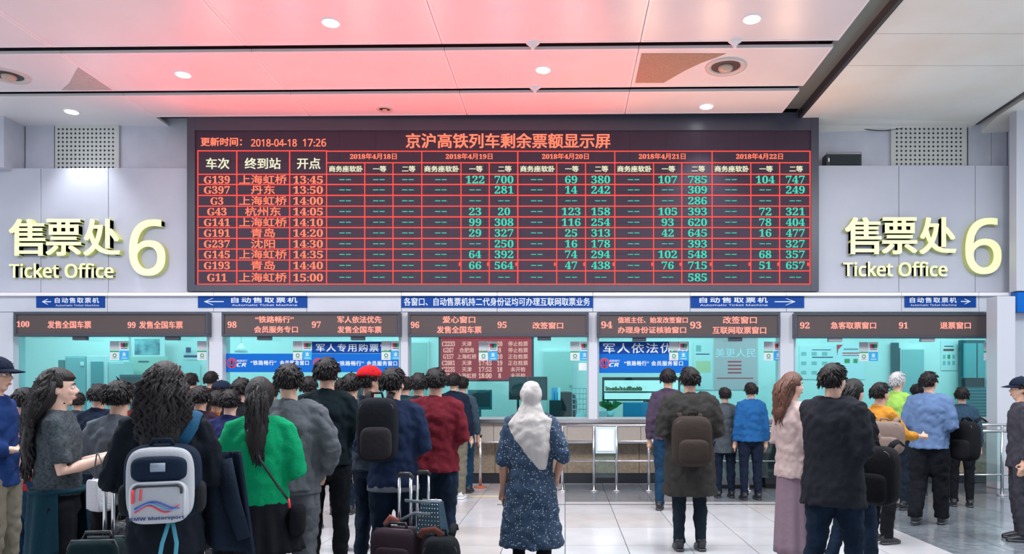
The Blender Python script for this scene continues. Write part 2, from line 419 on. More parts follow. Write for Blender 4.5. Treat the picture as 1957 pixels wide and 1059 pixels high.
# pillars between the ticket windows
k = 1
for (a, b_, yb) in ((-250, 23, 760), (398, 424, 800), (765, 779, 800), (1125, 1142, 800), (1492, 1518, 800)):
    k += 1
    Y = 12.0
    zb = 0 if a < 0 else 1.05
    o = MB().box(WX(a, Y), WX(b_, Y), Y + .02, 12.3, zb, WZ(596, Y)).build('trim_%d' % k, M_PILL, bevel=.006); tag(o, kind='structure')
o = MB().box(WX(1916, 12), WX(2200, 12), 11.95, 12.5, 0, WZ(596, 12)).build('trim_7', M_PILL, bevel=.008); tag(o, kind='structure')
o = MB().box(WX(1906, 11.3), WX(1941, 11.3), 11.3, 11.6, 0, WZ(566, 11.3)).build('trim_8', M_PILL, bevel=.01); tag(o, kind='structure')
o = MB().box(WX(1943, 11.7), 9, 11.7, 11.9, WZ(556, 11.7), ZC).build('trim_9', M_PILL, bevel=.008); tag(o, kind='structure')
o = MB().box(WX(1946, 11.7), 9, 11.72, 11.9, WZ(596, 11.7), WZ(558, 11.7)).build('trim_10', M_BLUE2, bevel=.004); tag(o, kind='structure')

# ---- glazing
win = [(23, 398), (424, 765), (779, 1125), (1142, 1492), (1518, 1916)]
for n, (a, b_) in enumerate(win):
    wr = empty('window_%d' % (n + 1), P((a + b_) / 2, 800, 12.15), kind='structure')
    rel(MB().pbox(a, 596, b_, 801, 12.15, .012).build('pane', M_GLASS, wr), wr)
    f = MB(); f.pbox(a, 596, b_, 600, 12.13, .05); f.pbox(a, 797, b_, 802, 12.13, .05); f.pbox(a, 600, a + 3, 797, 12.13, .05); f.pbox(b_ - 3, 600, b_, 797, 12.13, .05)
    rel(f.build('window_frame', mat('frame_pale', (.5, .62, .66), .3, .6), wr), wr)

# ---- office behind the glass
o = MB().box(-11.7, 9.4, 15.2, 15.3, 0, 3.4).build('wall_rear', M_OFFW); tag(o, kind='structure')
o = MB().box(-11.7, 9.4, 12.5, 15.3, 3.4, 3.5).build('ceiling_office', M_OFFW); tag(o, kind='structure')
o = MB().box(-11.7, 9.4, 12.35, 15.3, -.1, 0).build('floor_office', mat('office_floor', (.4, .45, .45), .4)); tag(o, kind='structure')
o = MB().box(-11.8, -11.7, 12.6, 15.3, 0, 3.4).build('wall_left', M_OFFW); tag(o, kind='structure')
o = MB().box(9.4, 9.5, 12.6, 15.3, 0, 3.4).build('wall_right', M_OFFW); tag(o, kind='structure')

# ================================================================== COUNTER
ct = empty('ticket_counter', (-.6, 11.8, 0), 'long tan stone ticket counter running under all the service windows', 'counter')
def rc(o): return rel(o, ct)
XL, XR = -9.4, WX(1916, 11.9)
n = 14; wd = (XR - XL) / n
for k in range(n):
    a, b_ = XL + k * wd, XL + (k + 1) * wd
    rc(MB().box(a + .003, b_ - .003, 11.74, 12.0, .70, 1.0).build('upper_slab', M_STONE2, ct, bevel=.004))
    rc(MB().box(a + .003, b_ - .003, 11.98, 12.3, .17, .70).build('front_slab', M_STONE, ct, bevel=.004))
    rc(MB().box(a + .003, b_ - .003, 11.68, 12.6, 1.01, 1.055).build('worktop', M_STONE2, ct, bevel=.008))
rc(MB().box(XL, XR, 12.0, 12.4, 0, .17).build('plinth', M_BLACK, ct))
rc(MB().box(XL, XR, 11.72, 12.3, .675, .70).build('shelf_edge', M_STEEL, ct, bevel=.004))
rc(MB().box(XL, XR, 11.665, 11.68, 1.005, 1.06).build('nosing', M_STEEL, ct))

# ================================================================== BIG DEPARTURE BOARD
lb = empty('departure_board', P(960, 556, YB), 'huge black LED timetable board with red grid and green seat numbers under the ceiling', 'display board')
def rb(o): return rel(o, lb)
f = MB(); y_t = 214
f.pbox(357, y_t, 372, 557, YB - .01, .2); f.pbox(1550, y_t, 1565, 557, YB - .01, .2)
f.pbox(372, y_t, 1550, 249, YB - .01, .2); f.pbox(372, 544, 1550, 557, YB - .01, .2)
rb(f.build('board_frame', M_FRAME, lb, bevel=.005))
# LED modules
nx, ny = 17, 5
proto = None
for i in range(nx):
    for j in range(ny):
        a = 372 + (1550 - 372) * i / nx; c = 372 + (1550 - 372) * (i + 1) / nx
        d = 249 + 295 * j / ny; e = 249 + 295 * (j + 1) / ny
        q = P((a + c) / 2, (d + e) / 2, YB + .02)
        if proto is None:
            hw = (c - a) / 2 * YB / F - .0008; hh = (e - d) / 2 * YB / F - .0008
            proto = MB().box(-hw, hw, 0, .05, -hh, hh).build('led_module', M_LED, lb); o = proto
        else: o = inst(proto, 'led_module', lb)
        o.location = q - lb.location
YT = YB + .014
HX = [378, 452.5, 553.5, 624]; RX = [697, 751, 806, 881, 935, 989.5, 1064, 1119, 1175, 1249, 1303, 1361, 1435, 1490, 1548]
HY = [333, 352.6, 373.5, 394, 414.6, 435, 455.7, 476, 497, 517.8, 543]
lw = .68
g = MB()
def hl(x0, x1, y): g.pbox(x0 - lw, y - lw, x1 + lw, y + lw, YT, .004)
def vl(x, y0, y1): g.pbox(x - lw, y0 + lw, x + lw, y1 - lw, YT, .004)
hl(378, 624, 288.2); hl(624, 1548, 289)
hl(624, 1548, 311)
for y in HY: hl(378, 1548, y)
for x in HX[:3]: vl(x, 288.5, 543)
vl(624, 288.5, 543)
for x in RX: vl(x, 289 if x in (806, 989.5, 1175, 1361, 1548) else 311, 543)
for x in (880, 934, 988, 1062, 1118, 1174, 1248, 1302, 1360, 1434, 1489, 1546): g.pbox(x - 3, 502, x, 508, YT, .004)
rb(g.build('red_grid', E_RED, lb))
rb(MB().ptext('更新时间：', 384, 263, 462, 279, YT, bold=.0035).build('update_caption', E_RED2, lb))
rb(MB().ptext(sans('2018-04-18'), 480, 266, 567, 280, YT, bold=.0022).build('update_date', E_RED2, lb))
rb(MB().ptext(sans('17:26'), 579, 265.5, 623, 280, YT, bold=.0022).build('update_time', E_RED2, lb))
rb(MB().ptext('京沪高铁列车剩余票额显示屏', 776, 255, 1166, 283, YT, bold=.005).build('board_title', E_RED2, lb))
HH = lambda *a, **k: rb(MB().ptext(*a, **k).build('column_heading', E_CRM, lb))
HH('车次', 394, 302, 438, 323, YT, bold=.004); HH('终到站', 468, 302, 536, 323, YT, bold=.004); HH('开点', 568, 302, 612, 323, YT, bold=.004)
for x0 in (624, 806, 989.5, 1175, 1361):
    k = RX[[624, 806, 989.5, 1175, 1361].index(x0) * 3:][:3]
    HH('商务座软卧', x0 + 5, 317, k[0] - 4, 328.5, YT, bold=.0028)
    HH('一等', (k[0] + k[1]) / 2 - 11, 317, (k[0] + k[1]) / 2 + 14, 328.5, YT, bold=.0028)
    HH('二等', (k[1] + k[2]) / 2 - 10, 317, (k[1] + k[2]) / 2 + 15, 328.5, YT, bold=.0028)
for x0, nn in ((669, 18), (852, 19), (1036, 20), (1221, 21), (1407, 22)):
    rb(MB().ptext(serif('2018') + '年' + serif('4') + '月' + serif(str(nn)) + '日', x0, 293, x0 + 89, 304.5, YT, bold=.0012).build('date_heading', E_RED2, lb))
trains = [('G139', '上海虹桥', '13:45'), ('G397', '丹东', '13:50'), ('G3', '上海虹桥', '14:00'), ('G43', '杭州东', '14:05'), ('G141', '上海虹桥', '14:10'),
          ('G191', '青岛', '14:20'), ('G237', '沈阳', '14:30'), ('G145', '上海虹桥', '14:35'), ('G193', '青岛', '14:40'), ('G11', '上海虹桥', '15:00')]
seats = [('', '', '122', '700', '69', '380', '107', '785', '104', '747'), ('', '', '', '281', '14', '242', '', '309', '', '249'), ('',) * 7 + ('286', '', ''),
         ('', '', '23', '20', '123', '158', '105', '393', '72', '321'), ('', '', '99', '308', '116', '254', '93', '620', '78', '404'), ('', '', '29', '327', '25', '313', '42', '645', '16', '477'),
         ('', '', '', '250', '16', '178', '', '393', '', '327'), ('', '', '64', '392', '74', '294', '102', '548', '68', '357'), ('', '', '66', '564', '47', '438', '76', '715', '51', '657'),
         ('',) * 7 + ('585', '', '')]
CW = 12.6
for r, (tr, st) in enumerate(zip(trains, seats)):
    y0 = HY[r] + 2.6; y1 = y0 + 15.6
    if r == 9: y0 += 2; y1 += 2.4
    def cell(nm, m_, *a, **k): rb(MB().ptext(*a, **k).build(nm, m_, lb))
    w_ = len(tr[0]) * CW - 1
    cell('train_number', E_RED2, serif(tr[0]), 414.5 - w_ / 2, y0 + .6, 414.5 + w_ / 2, y1 - .4, YT, 0, bold=.001)
    w_ = len(tr[1]) * 22.6
    cell('station_name', E_RED2, tr[1], 502.5 - w_ / 2, y0 - .8, 502.5 + w_ / 2, y1 + .4, YT, 0, bold=.0022)
    cell('departure_time', E_RED2, serif(tr[2]), 560.5, y0 + .6, 617, y1 - .4, YT, 0, bold=.001)
    dash = MB()
    for q in range(5):
        L0 = [624, 806, 989.5, 1175, 1361][q]; a_, b2, c_ = RX[3 * q:3 * q + 3]
        xm = (L0 + a_) / 2 - 1
        for (xm, s_) in ((xm, ''), ((a_ + b2) / 2, st[2 * q]), ((b2 + c_) / 2 + 1, st[2 * q + 1])):
            if s_:
                w_ = len(s_) * CW - 2
                cell('seat_count', E_GRN, serif(s_), xm - w_ / 2, y0 + .2, xm + w_ / 2, y1 - .6, YT, 0, bold=.001)
            else:
                dash.pbox(xm - 11, y0 + 7, xm - 1, y0 + 8.4, YT, .003, 0); dash.pbox(xm + 1.5, y0 + 7, xm + 11, y0 + 8.4, YT, .003, 0)
    rb(dash.build('dash_row', E_GRN, lb))['kind'] = 'stuff'

# ================================================================== WINDOW LED BARS
def led_bar(x0, y0, x1, y1, items, label, brackets):
    Y = 11.88
    r = empty('window_display', P((x0 + x1) / 2, y1, Y), label, 'display', 'LED displays over the ticket windows')
    f = MB(); t_ = 5
    f.pbox(x0, y0, x1, y0 + t_, Y, .14); f.pbox(x0, y1 - t_, x1, y1, Y, .14)
    f.pbox(x0, y0 + t_, x0 + t_, y1 - t_, Y, .14); f.pbox(x1 - t_, y0 + t_, x1, y1 - t_, Y, .14)
    rel(f.build('display_case', mat('bar_case', (.05, .055, .075), .35), r, bevel=.006), r)
    rel(MB().pbox(x0 + t_, y0 + t_, x1 - t_, y1 - t_, Y + .02, .1).build('led_panel', M_LEDW, r), r)
    b = MB()
    for (s, a, t0, c, t1) in items:
        s2 = serif(s) if s.isdigit() else s
        rel(MB().ptext(s2, a, t0, c, t1, Y + .014, bold=.0016 if s.isdigit() else .0028).build('lettering', E_RED3, r), r)
    for bx in brackets:
        rel(MB().pbox(bx - 13, y1 - 1, bx + 13, y1 + 7, Y + .04, .08).build('camera_box', M_GREYP if bx > 1560 else mat('bar_case', (0, 0, 0)), r, bevel=.004), r)
led_bar(26, 596.5, 397, 643, [('100', 32, 614, 56, 625), ('发售全国车票', 91, 613.5, 174, 627.5), ('99', 244, 615.5, 259, 627), ('发售全国车票', 266, 614, 349, 628)],
        'LED display reading 100 and 99 over the leftmost ticket window', (151, 328))
led_bar(423, 596.5, 764.5, 643, [('98', 435, 614.5, 452, 626.5), ('“铁路畅行”', 488, 604.5, 561, 617), ('会员服务专口', 486, 623.5, 569, 636), ('97', 596, 614.5, 613, 626.5),
        ('军人依法优先', 645, 604.5, 729, 617.5), ('发售全国车票', 645, 623.5, 729, 636.5)], 'LED display reading 98 and 97 over the blue banner window', (504, 683))
led_bar(779, 597, 1125, 643.5, [('96', 785, 615, 801, 627), ('爱心窗口', 846, 604.5, 908, 617.5), ('发售全国车票', 835, 623.5, 920, 637), ('95', 951, 615, 968, 627), ('改签窗口', 1018, 616, 1076, 628.5)],
        'LED display reading 96 and 95 over the middle ticket window', (1040,))
led_bar(1141, 597.5, 1491.5, 645, [('94', 1149, 614.5, 1170, 627.5), ('值班主任、始发改签窗口', 1181, 606, 1314, 617.5), ('办理身份证核验窗口', 1181, 624.5, 1311, 637), ('93', 1319, 615, 1340, 628),
        ('改签窗口', 1382, 605, 1446, 618.5), ('互联网取票窗口', 1362, 624.5, 1464, 638)], 'LED display reading 94 and 93 right of the middle ticket window', (1222, 1406))
led_bar(1519, 598, 1907, 646, [('92', 1529, 616, 1547, 628), ('急客取票窗口', 1588, 615.5, 1674, 628.5), ('91', 1718, 616, 1735, 628), ('退票窗口', 1797, 615.5, 1855, 628.5)],
        'LED display reading 92 and 91 over the rightmost ticket window', (1597, 1774))

# ================================================================== BLUE FASCIA SIGNS
def arrow(b, x0, x1, y, Y, m, left):
    h_ = 5.2 if x1 - x0 < 22 else 6.5; t = .9 if x1 - x0 < 22 else .8
    tip, tail = (x0, x1) if left else (x1, x0); s = 1 if left else -1
    a = P(x0, y, Y)
    b.pbox(min(tip, tail) + .5, y - t, max(tip, tail) - .5, y + t, Y - .002, .002, m)
    L = (x1 - x0) * (.55 if x1 - x0 < 22 else .42)
    for sg in (-1, 1):
        q = [(tip, y), (tip + s * L, y + sg * h_), (tip + s * (L + 2.2), y + sg * h_), (tip + s * 3.2, y)]
        v = [P(px_, py_, Y - .0025) for px_, py_ in q]
        b.add(v, [(0, 1, 2, 3)], m)
def blue_sign(x0, x1, y0, y1, label, left=None, ar=None, tx=None, full=None):
    Y = 11.985
    r = empty('direction_sign', P((x0 + x1) / 2, y1, Y), label, 'sign', 'blue signs on the white fascia')
    rel(MB().pbox(x0, y0, x1, y1, Y, .014).build('sign_plate', M_BLUE, r, bevel=.002), r)
    b = MB()
    if full: b.ptext(full, x0 + 5, y0 + 4, x1 - 6, y1 - 3.5, Y - .001, bold=.0012)
    else:
        b.ptext('自动售取票机', tx[0], y0 + 3.4, tx[1], y0 + 13.6, Y - .001, bold=.0018, space=1.25)
        b.ptext(sans('Automatic Ticket Machine'), tx[0] + 1, y0 + 16.3, tx[1], y0 + 20, Y - .001)
        arrow(b, ar[0], ar[1], (y0 + y1) / 2, Y, 0, left)
    rel(b.build('lettering', M_WHT, r), r)
blue_sign(69, 200, 565.5, 588, 'small blue ticket machine sign with left arrow below the left 6 sign', True, (80, 98), (105, 189))
blue_sign(378, 587, 565, 588, 'long blue ticket machine sign with left arrow below the left end of the departure board', True, (390, 428), (442, 568))
blue_sign(767, 1133.5, 565, 588, 'longest blue sign with one row of white characters over the middle window', full='各窗口、自动售票机持二代身份证均可办理互联网取票业务')
blue_sign(1320, 1537, 565, 588.5, 'long blue ticket machine sign with right arrow below the right end of the departure board', False, (1480, 1520), (1337, 1467))
blue_sign(1729, 1865.5, 565, 587.5, 'small blue ticket machine sign with right arrow below the right 6 sign', False, (1836, 1855), (1739, 1828))

# ================================================================== 3D TICKET OFFICE SIGNS
def office_sign(dx, dy, label):
    Y = YW - .001; D = .10
    r = empty('ticket_office_sign', P(120 + dx, 530 + dy, Y), label, 'sign', 'raised cream ticket office lettering')
    for ch, a, c in (('售', 27, 93), ('票', 97, 161), ('处', 168, 235)):
        rel(MB().ptext(ch, a + dx, 422 + dy, c + dx, 490 + dy, Y, 0, ext=D, bold=.014, mside=1).build('character', [M_CREAM, M_CREAMS], r), r)
    rel(MB().ptext(sans('Ticket Office', False), 24 + dx, 505 + dy, 221 + dx, 532 + dy, Y, 0, ext=D * .7, bold=.006, mside=1).build('english_lettering', [M_CREAM, M_CREAMS], r), r)
    rel(MB().ptext(sans('6'), 255 + dx, 423 + dy, 321 + dx, 528 + dy, Y, 0, ext=D, bold=.013, mside=1).build('number', [M_CREAM, M_CREAMS], r), r)
office_sign(0, 0, 'raised cream characters with 6 on the wall left of the departure board')
office_sign(1585, -3, 'raised cream characters with 6 on the wall right of the departure board')

# ================================================================== CEILING FITTINGS
def on_ceil(x, y): Y = F * 4.5 / (PY0 - y); return Vector(((x - PX0) * Y / F, Y, ZC))
lights = [(632, 43, 'lit round ceiling downlight nearest the camera, left of the frame middle'), (1437, 36, 'lit round ceiling downlight nearest the camera on the right'),
          (350, 142, 'lit round ceiling downlight in the second ceiling row, left'), (1038, 133, 'lit round ceiling downlight in the second ceiling row, middle'),
          (137, 213, 'lit round ceiling downlight close to the wall above the left grille'), (1350, 203, 'lit round ceiling downlight just above the right part of the board')]
def downlight(c, label, power, r=.092):
    d_ = empty('downlight', c, label, 'ceiling light', 'lit ceiling downlights')
    b = MB(); b.tube([(0, 0, -.012), (0, 0, 0)], [r + .022, r + .028], n=28, smooth=False); b.build('trim_ring', M_RIM, d_)
    MB().tube([(0, 0, -.016), (0, 0, -.011)], r, n=28, smooth=False).build('lens', E_LAMP, d_)
    l = bpy.data.lights.new('spot', 'SPOT'); l.energy = power; l.spot_size = 1.5; l.spot_blend = .7; l.shadow_soft_size = .1; l.color = (.9, .95, 1)
    o = bpy.data.objects.new('spot', l); COL.objects.link(o); o.parent = d_; o.location = (0, 0, -.05)
for x, y, lab in lights:
    downlight(on_ceil(x, y), lab, 170 if y > 190 else 120)
def swivel(c, r, label, off=True):
    d_ = empty('recessed_spotlight', c, label, 'ceiling light')
    b = MB()
    for k in range(32):
        pass
    prof = [(r, -.0), (r * .98, -.02), (r * .80, -.022), (r * .72, -.004), (r * .66, .03)]
    vs = []; fs = []; n_ = 32
    for (q, z) in prof:
        for j in range(n_): vs.append((q * math.cos(2 * PI * j / n_), q * math.sin(2 * PI * j / n_), z))
    for i in range(len(prof) - 1):
        for j in range(n_): fs.append((i * n_ + j, (i + 1) * n_ + j, (i + 1) * n_ + (j + 1) % n_, i * n_ + (j + 1) % n_))
    b.add(vs, fs, 0, True).build('trim_ring', mat('lamp_ring', (.62, .58, .56), .35), d_)
    MB().tube([(0, 0, -.003), (0, 0, -.001)], r * .70, n=28, smooth=False).build('recess', M_DARKM, d_)
    MB().ell((0, .02, -.012), (r * .36, r * .36, r * .22)).build('lamp_bulb', mat('dead_lamp', (.55, .42, .33), .3), d_)
swivel(on_ceil(1387, 127), .285, 'large unlit round spotlight in the water-stained ceiling panel')
swivel(on_ceil(15, 144), .27, 'large unlit round spotlight at the left edge of the ceiling')
swivel(on_ceil(735, 208), .125, 'small unlit round spotlight above the departure board')
for (x, y, lab) in ((1018, 82, 'small white ceiling bracket in the nearer dark slot, middle'), (1022, 166, 'small white ceiling bracket in the farther dark slot'), (1405, 78, 'small white ceiling bracket in the nearer dark slot, right')):
    c = on_ceil(x, y); g = MB()
    c.y -= .02
    g.add([(-.085, 0, 0), (.085, 0, 0), (.03, 0, -.04), (.014, 0, -.085), (-.014, 0, -.085), (-.03, 0, -.04),
           (-.085, .06, 0), (.085, .06, 0), (.03, .06, -.04), (.014, .06, -.085), (-.014, .06, -.085), (-.03, .06, -.04)],
          [(0, 5, 4, 3, 2, 1), (6, 7, 8, 9, 10, 11)] + [(k_, (k_ + 1) % 6, 6 + (k_ + 1) % 6, 6 + k_) for k_ in range(6)])
    o = g.build('ceiling_bracket', M_RIM, normals=True); o.location = c
    tag(o, lab, 'bracket')
# ================================================================== THINGS BEHIND AND ON THE GLASS
def obj_root(name, p, label, cat, group=None): return empty(name, p, label, cat, group)
# sticker sheets on the panes
STK = [(228, 670, 'on the leftmost window below the 99'), (395, 670, 'at the right edge of the leftmost window'), (578, 670, 'on the second window, left of its upper blue banner'),
       (747, 670, 'at the right edge of the second window over the blue banner'), (933, 671, 'in front of the red train list behind the middle window'), (1108, 671, 'at the right edge of the middle window'),
       (1297, 671, 'over the right end of the blue banner on the fourth window'), (1478, 671, 'at the right edge of the fourth window'), (1660, 672, 'on the rightmost window beside the white posters'), (1898, 671, 'at the right edge of the rightmost window')]
for (x, y, lab) in STK:
    Y = 12.142; r = obj_root('payment_sticker', P(x, y + 18, Y), 'four-square payment sticker sheet ' + lab, 'sticker', 'payment stickers on the ticket windows')
    rel(MB().pbox(x - 18, y - 18, x - .5, y - .5, Y, .002).build('code_square', mat('sticker_grey', (.52, .56, .60), .5), r), r)
    b = MB(); b.pbox(x + .5, y - 18, x + 18, y - .5, Y, .002, 0); b.pbox(x + 3, y - 14, x + 8, y - 6, Y - .001, .001, 1); b.pbox(x + 7, y - 14, x + 12, y - 6, Y - .0012, .001, 2); b.pbox(x + 11, y - 14, x + 16, y - 6, Y - .0014, .001, 3)
    b.pbox(x + 3, y - 4.5, x + 16, y - 3, Y - .001, .001, 2)
    rel(b.build('card_square', [mat('sticker_white', (.7, .72, .76), .5), M_RED, M_NAVYP, M_GREEN], r), r)
    b = MB(); b.pbox(x - 18, y + .5, x - .5, y + 18, Y, .002, 0); b.pbox(x - 18, y + .5, x - .5, y + 3, Y - .001, .001, 1)
    c = P(x - 9, y + 9.5, Y - .001); b.disc(c, .034, 1, 16, r_in=.018); b.pbox(x - 14, y + 14, x - 4, y + 15.4, Y - .001, .001, 2)
    rel(b.build('chat_square', [mat('sticker_white', (0, 0, 0)), M_GREEN, M_GREYP], r), r)
    b = MB(); b.pbox(x + .5, y + .5, x + 18, y + 18, Y, .002, 0); b.ptext('支', x + 5.5, y + 3.5, x + 13, y + 11, Y - .001, 1, bold=.002); b.pbox(x + 4, y + 14, x + 15, y + 15.2, Y - .001, .001, 1)
    rel(b.build('pay_square', [M_CYANP, M_WHT], r), r)
# blue banners on the glass
def logo(r, x, y, Y):
    b = MB(); c = P(x, y, Y); b.disc(c, .085, 0, 28, r_in=.062); b.disc((c.x, c.y, c.z), .026, 0, 14)
    b.box(c.x - .009, c.x + .009, Y, Y + .001, c.z - .075, c.z + .05, 0); b.box(c.x - .04, c.x + .04, Y, Y + .001, c.z - .062, c.z - .048, 0)
    b.box(c.x - .04, c.x + .04, Y, Y + .001, c.z + .028, c.z + .04, 0)
    rel(b.build('railway_emblem', M_RED, r), r)
    rel(MB().ptext(sans('CR', True), x + 8, y - .5, x + 27, y + 7, Y, shear=.35).build('banner_initials', M_WHT, r), r)
    rel(MB().ptext('铁路畅行', x + 9, y - 6.5, x + 29, y - 2, Y, shear=.25).build('banner_slogan', M_WHT, r), r)
def banner(parts, label, mk=None):
    x0, y0, x1, y1, m_, Y = parts
    r = obj_root('window_banner', P((x0 + x1) / 2, y1, Y), label, 'banner'); rel(MB().pbox(x0, y0, x1, y1, Y, .003).build('banner_sheet', m_, r), r)
    if mk:
        for (s, a, b_, c, d) in mk: rel(MB().ptext(s, a, b_, c, d, Y - .001, bold=.0016, space=1.15).build('lettering', M_WHT, r), r)
    return r
r = banner((427, 676, 764, 711.5, M_BLUE2, 12.146), 'lower bright blue banner across the second ticket window', [('“铁路畅行”', 479, 689, 528, 698), ('会员服务窗口', 535, 689, 590, 698), ('“铁路畅行”', 645, 690, 695, 699), ('会员服务窗口', 701, 690, 759, 699)])
logo(r, 443, 694, 12.144); logo(r, 608, 694, 12.144)
banner((596, 653, 764, 675.5, M_BLUE, 12.1455), 'upper dark blue banner on the right half of the second window', [('军人专用购票窗口', 604, 657, 763, 672)])
banner((1141, 653, 1316, 676.5, M_BLUE, 12.1455), 'upper dark blue banner at the left end of the fourth window', [('军人依法优先', 1153, 656, 1313, 675)])
r = banner((1141, 676.5, 1316, 713, M_BLUE2, 12.146), 'lower bright blue banner at the left end of the fourth window', [('“铁路畅行”', 1193, 690, 1240, 699), ('会员服务窗口', 1245, 690, 1305, 699)])
logo(r, 1155, 694, 12.144)

# inner LED train list
r = obj_root('inner_display', P(929, 728, 14.2), 'red LED train list hanging inside the office behind the middle window', 'display board')
Y = 14.2
rel(MB().pbox(838, 640, 1020, 729, Y, .1).build('display_case', mat('bar_case', (0, 0, 0)), r, bevel=.005), r)
for x in (870, 990): rel(MB().tube([P(x, 641, Y + .05), (P(x, 641, Y).x, Y + .05, 3.4)], .012, n=6).build('hanger', M_STEEL, r), r)
rel(MB().pbox(842, 643, 1016, 726, Y - .004, .01).build('led_panel', mat('led_red_face', (.34, .012, .02), .5, emit=(1, .03, .05), es=.35), r), r)
R = [('C2233', '天津', '17:20', '20', '停止检票'), ('G267', '合肥南', '17:30', '8', '停止检票'), ('G157', '上海虹桥', '17:40', '10', '正在检票'), ('C2081', '天津', '17:45', '19', '正在检票'), ('C2235', '天津', '17:52', '18', '未开检'), ('G11', '上海虹桥', '18:00', '8', '未开检')]
for k, q in enumerate(R):
    y0 = 652.5 + 12.2 * k; y1 = y0 + 9.3
    for s, xc, w_ in ((serif(q[0]), 857, 4.9 * len(q[0])), (q[1], 892, 9.2 * len(q[1])), (serif(q[2]), 927, 25), (serif(q[3]), 955, 5 * len(q[3])), (q[4], 990, 9.4 * len(q[4]))):
        rel(MB().ptext(s, xc - w_ / 2, y0, xc + w_ / 2, y1, Y - .006, bold=.0018).build('lettering', emis('led_inner_text', (1.0, .30, .26), 1.5), r), r)

def pbox_thing(name, label, cat, boxes, group=None, anchor=None):
    """boxes: (part name, x0,y0,x1,y1,Y,depth,material,bevel)"""
    x0 = min(b[1] for b in boxes); x1 = max(b[3] for b in boxes); y1 = max(b[4] for b in boxes)
    r = obj_root(name, P((x0 + x1) / 2, y1, boxes[0][5]), label, cat, group)
    for (n_, a, b_, c, d, Y, dp, m_, bv) in boxes: rel(MB().pbox(a, b_, c, d, Y, dp).build(n_, m_, r, bevel=bv), r)
    return r
fy = lambda Y: PY0 + F * EYE / Y      # pixel row of the floor at depth Y
Y = 14.5
pbox_thing('office_cabinet', 'teal filing cabinet seen through the leftmost window', 'cabinet', [('cabinet_body', 124, 680, 164, fy(Y), Y, .5, M_TEAL, .01), ('door', 126, 683, 162, 790, Y - .02, .02, mat('teal2', (.26, .47, .50), .35), .006), ('handle', 153, 692, 159, 699, Y - .04, .03, M_WHT, .004), ('side_box', 111, 688, 123, 720, Y + .1, .3, mat('teal_dark', (.08, .2, .22), .5), .005)])
pbox_thing('glass_door_cabinet', 'white cabinet with a glazed door beside the teal cabinet in the leftmost window', 'cabinet', [('cabinet_body', 165, 680, 206, fy(Y), Y, .5, M_PALE, .01), ('glazed_door', 173, 691, 197, 770, Y - .015, .02, mat('teal_pane', (.10, .34, .38), .15), .004)])
pbox_thing('office_cupboard', 'pale low cupboard right of the glazed cabinet in the leftmost window', 'cabinet', [('cabinet_body', 207, 691, 236, fy(Y), Y, .35, mat('pale_teal', (.52, .68, .68), .5), .01), ('door', 209, 694, 238, 780, Y - .02, .02, mat('pale_teal', (0, 0, 0)), .006)])
Y = 15.0
pbox_thing('partition', 'pale green partition board behind the leftmost window below the map', 'partition', [('board', 246, 682, 320, fy(Y), Y, .05, mat('pale_green', (.45, .60, .52), .5), .01), ('post', 243, 640, 246, fy(Y), Y - .03, .08, M_PALE, .004), ('label_strip', 264, 690, 284, 692, Y - .01, .01, M_NAVYP, 0)])
m_map = mat('map_print', (.30, .55, .60), .5, col2=(.05, .16, .22), vscale=5)
pbox_thing('wall_map', 'blue and white map picture on the office wall behind the leftmost window', 'picture', [('frame', 254, 646, 314, 682, Y, .03, M_PALE, .004), ('map_sheet', 257, 648, 305, 678, Y - .006, .01, m_map, 0)])
pbox_thing('wall_notice', 'small navy sign and white panel at the right end of the leftmost window', 'notice', [('upper_plate', 355, 664, 364, 674, 15.1, .02, M_NAVYP, .003), ('lower_plate', 351, 679, 376, 683.5, 15.1, .02, M_NAVYP, .003), ('panel_door', 349, 690, 381, fy(15.1), 15.1, .04, mat('pale_teal', (0, 0, 0)), .006)])
b = MB(); c = P(461, 664, 14.6); b.tube([Vector((c.x, c.y, 3.4)), c + Vector((0, 0, .06))], .006, n=6); b.tube([c + Vector((0, 0, .08)), c + Vector((0, 0, .02)), c + Vector((0, 0, -.10))], [.02, .06, .13], n=16)
tag(b.build('pendant_lamp', M_WHT), 'white bell-shaped pendant lamp behind the second window', 'lamp')
for (x0, x1, yt, lab, mm) in ((783, 816, 655, 'green-grey door at the left end of the middle window', M_OFFD), (1038, 1096, 672, 'tall grey-green door behind the middle window, right of the red train list', mat('door_pale', (.50, .66, .62), .5)), (1724, 1766, 668, 'teal office door behind the rightmost window', M_TEAL)):
    Y = 15.1
    pbox_thing('office_door', lab, 'door', [('door_frame', x0 - 3, yt - 3, x1 + 3, fy(Y), Y, .09, M_PALE, .004), ('door_leaf', x0, yt, x1, fy(Y) - 1, Y - .02, .04, mm, .006), ('handle', x1 - 7, 735, x1 - 3, 738, Y - .05, .04, M_STEEL, .003)])
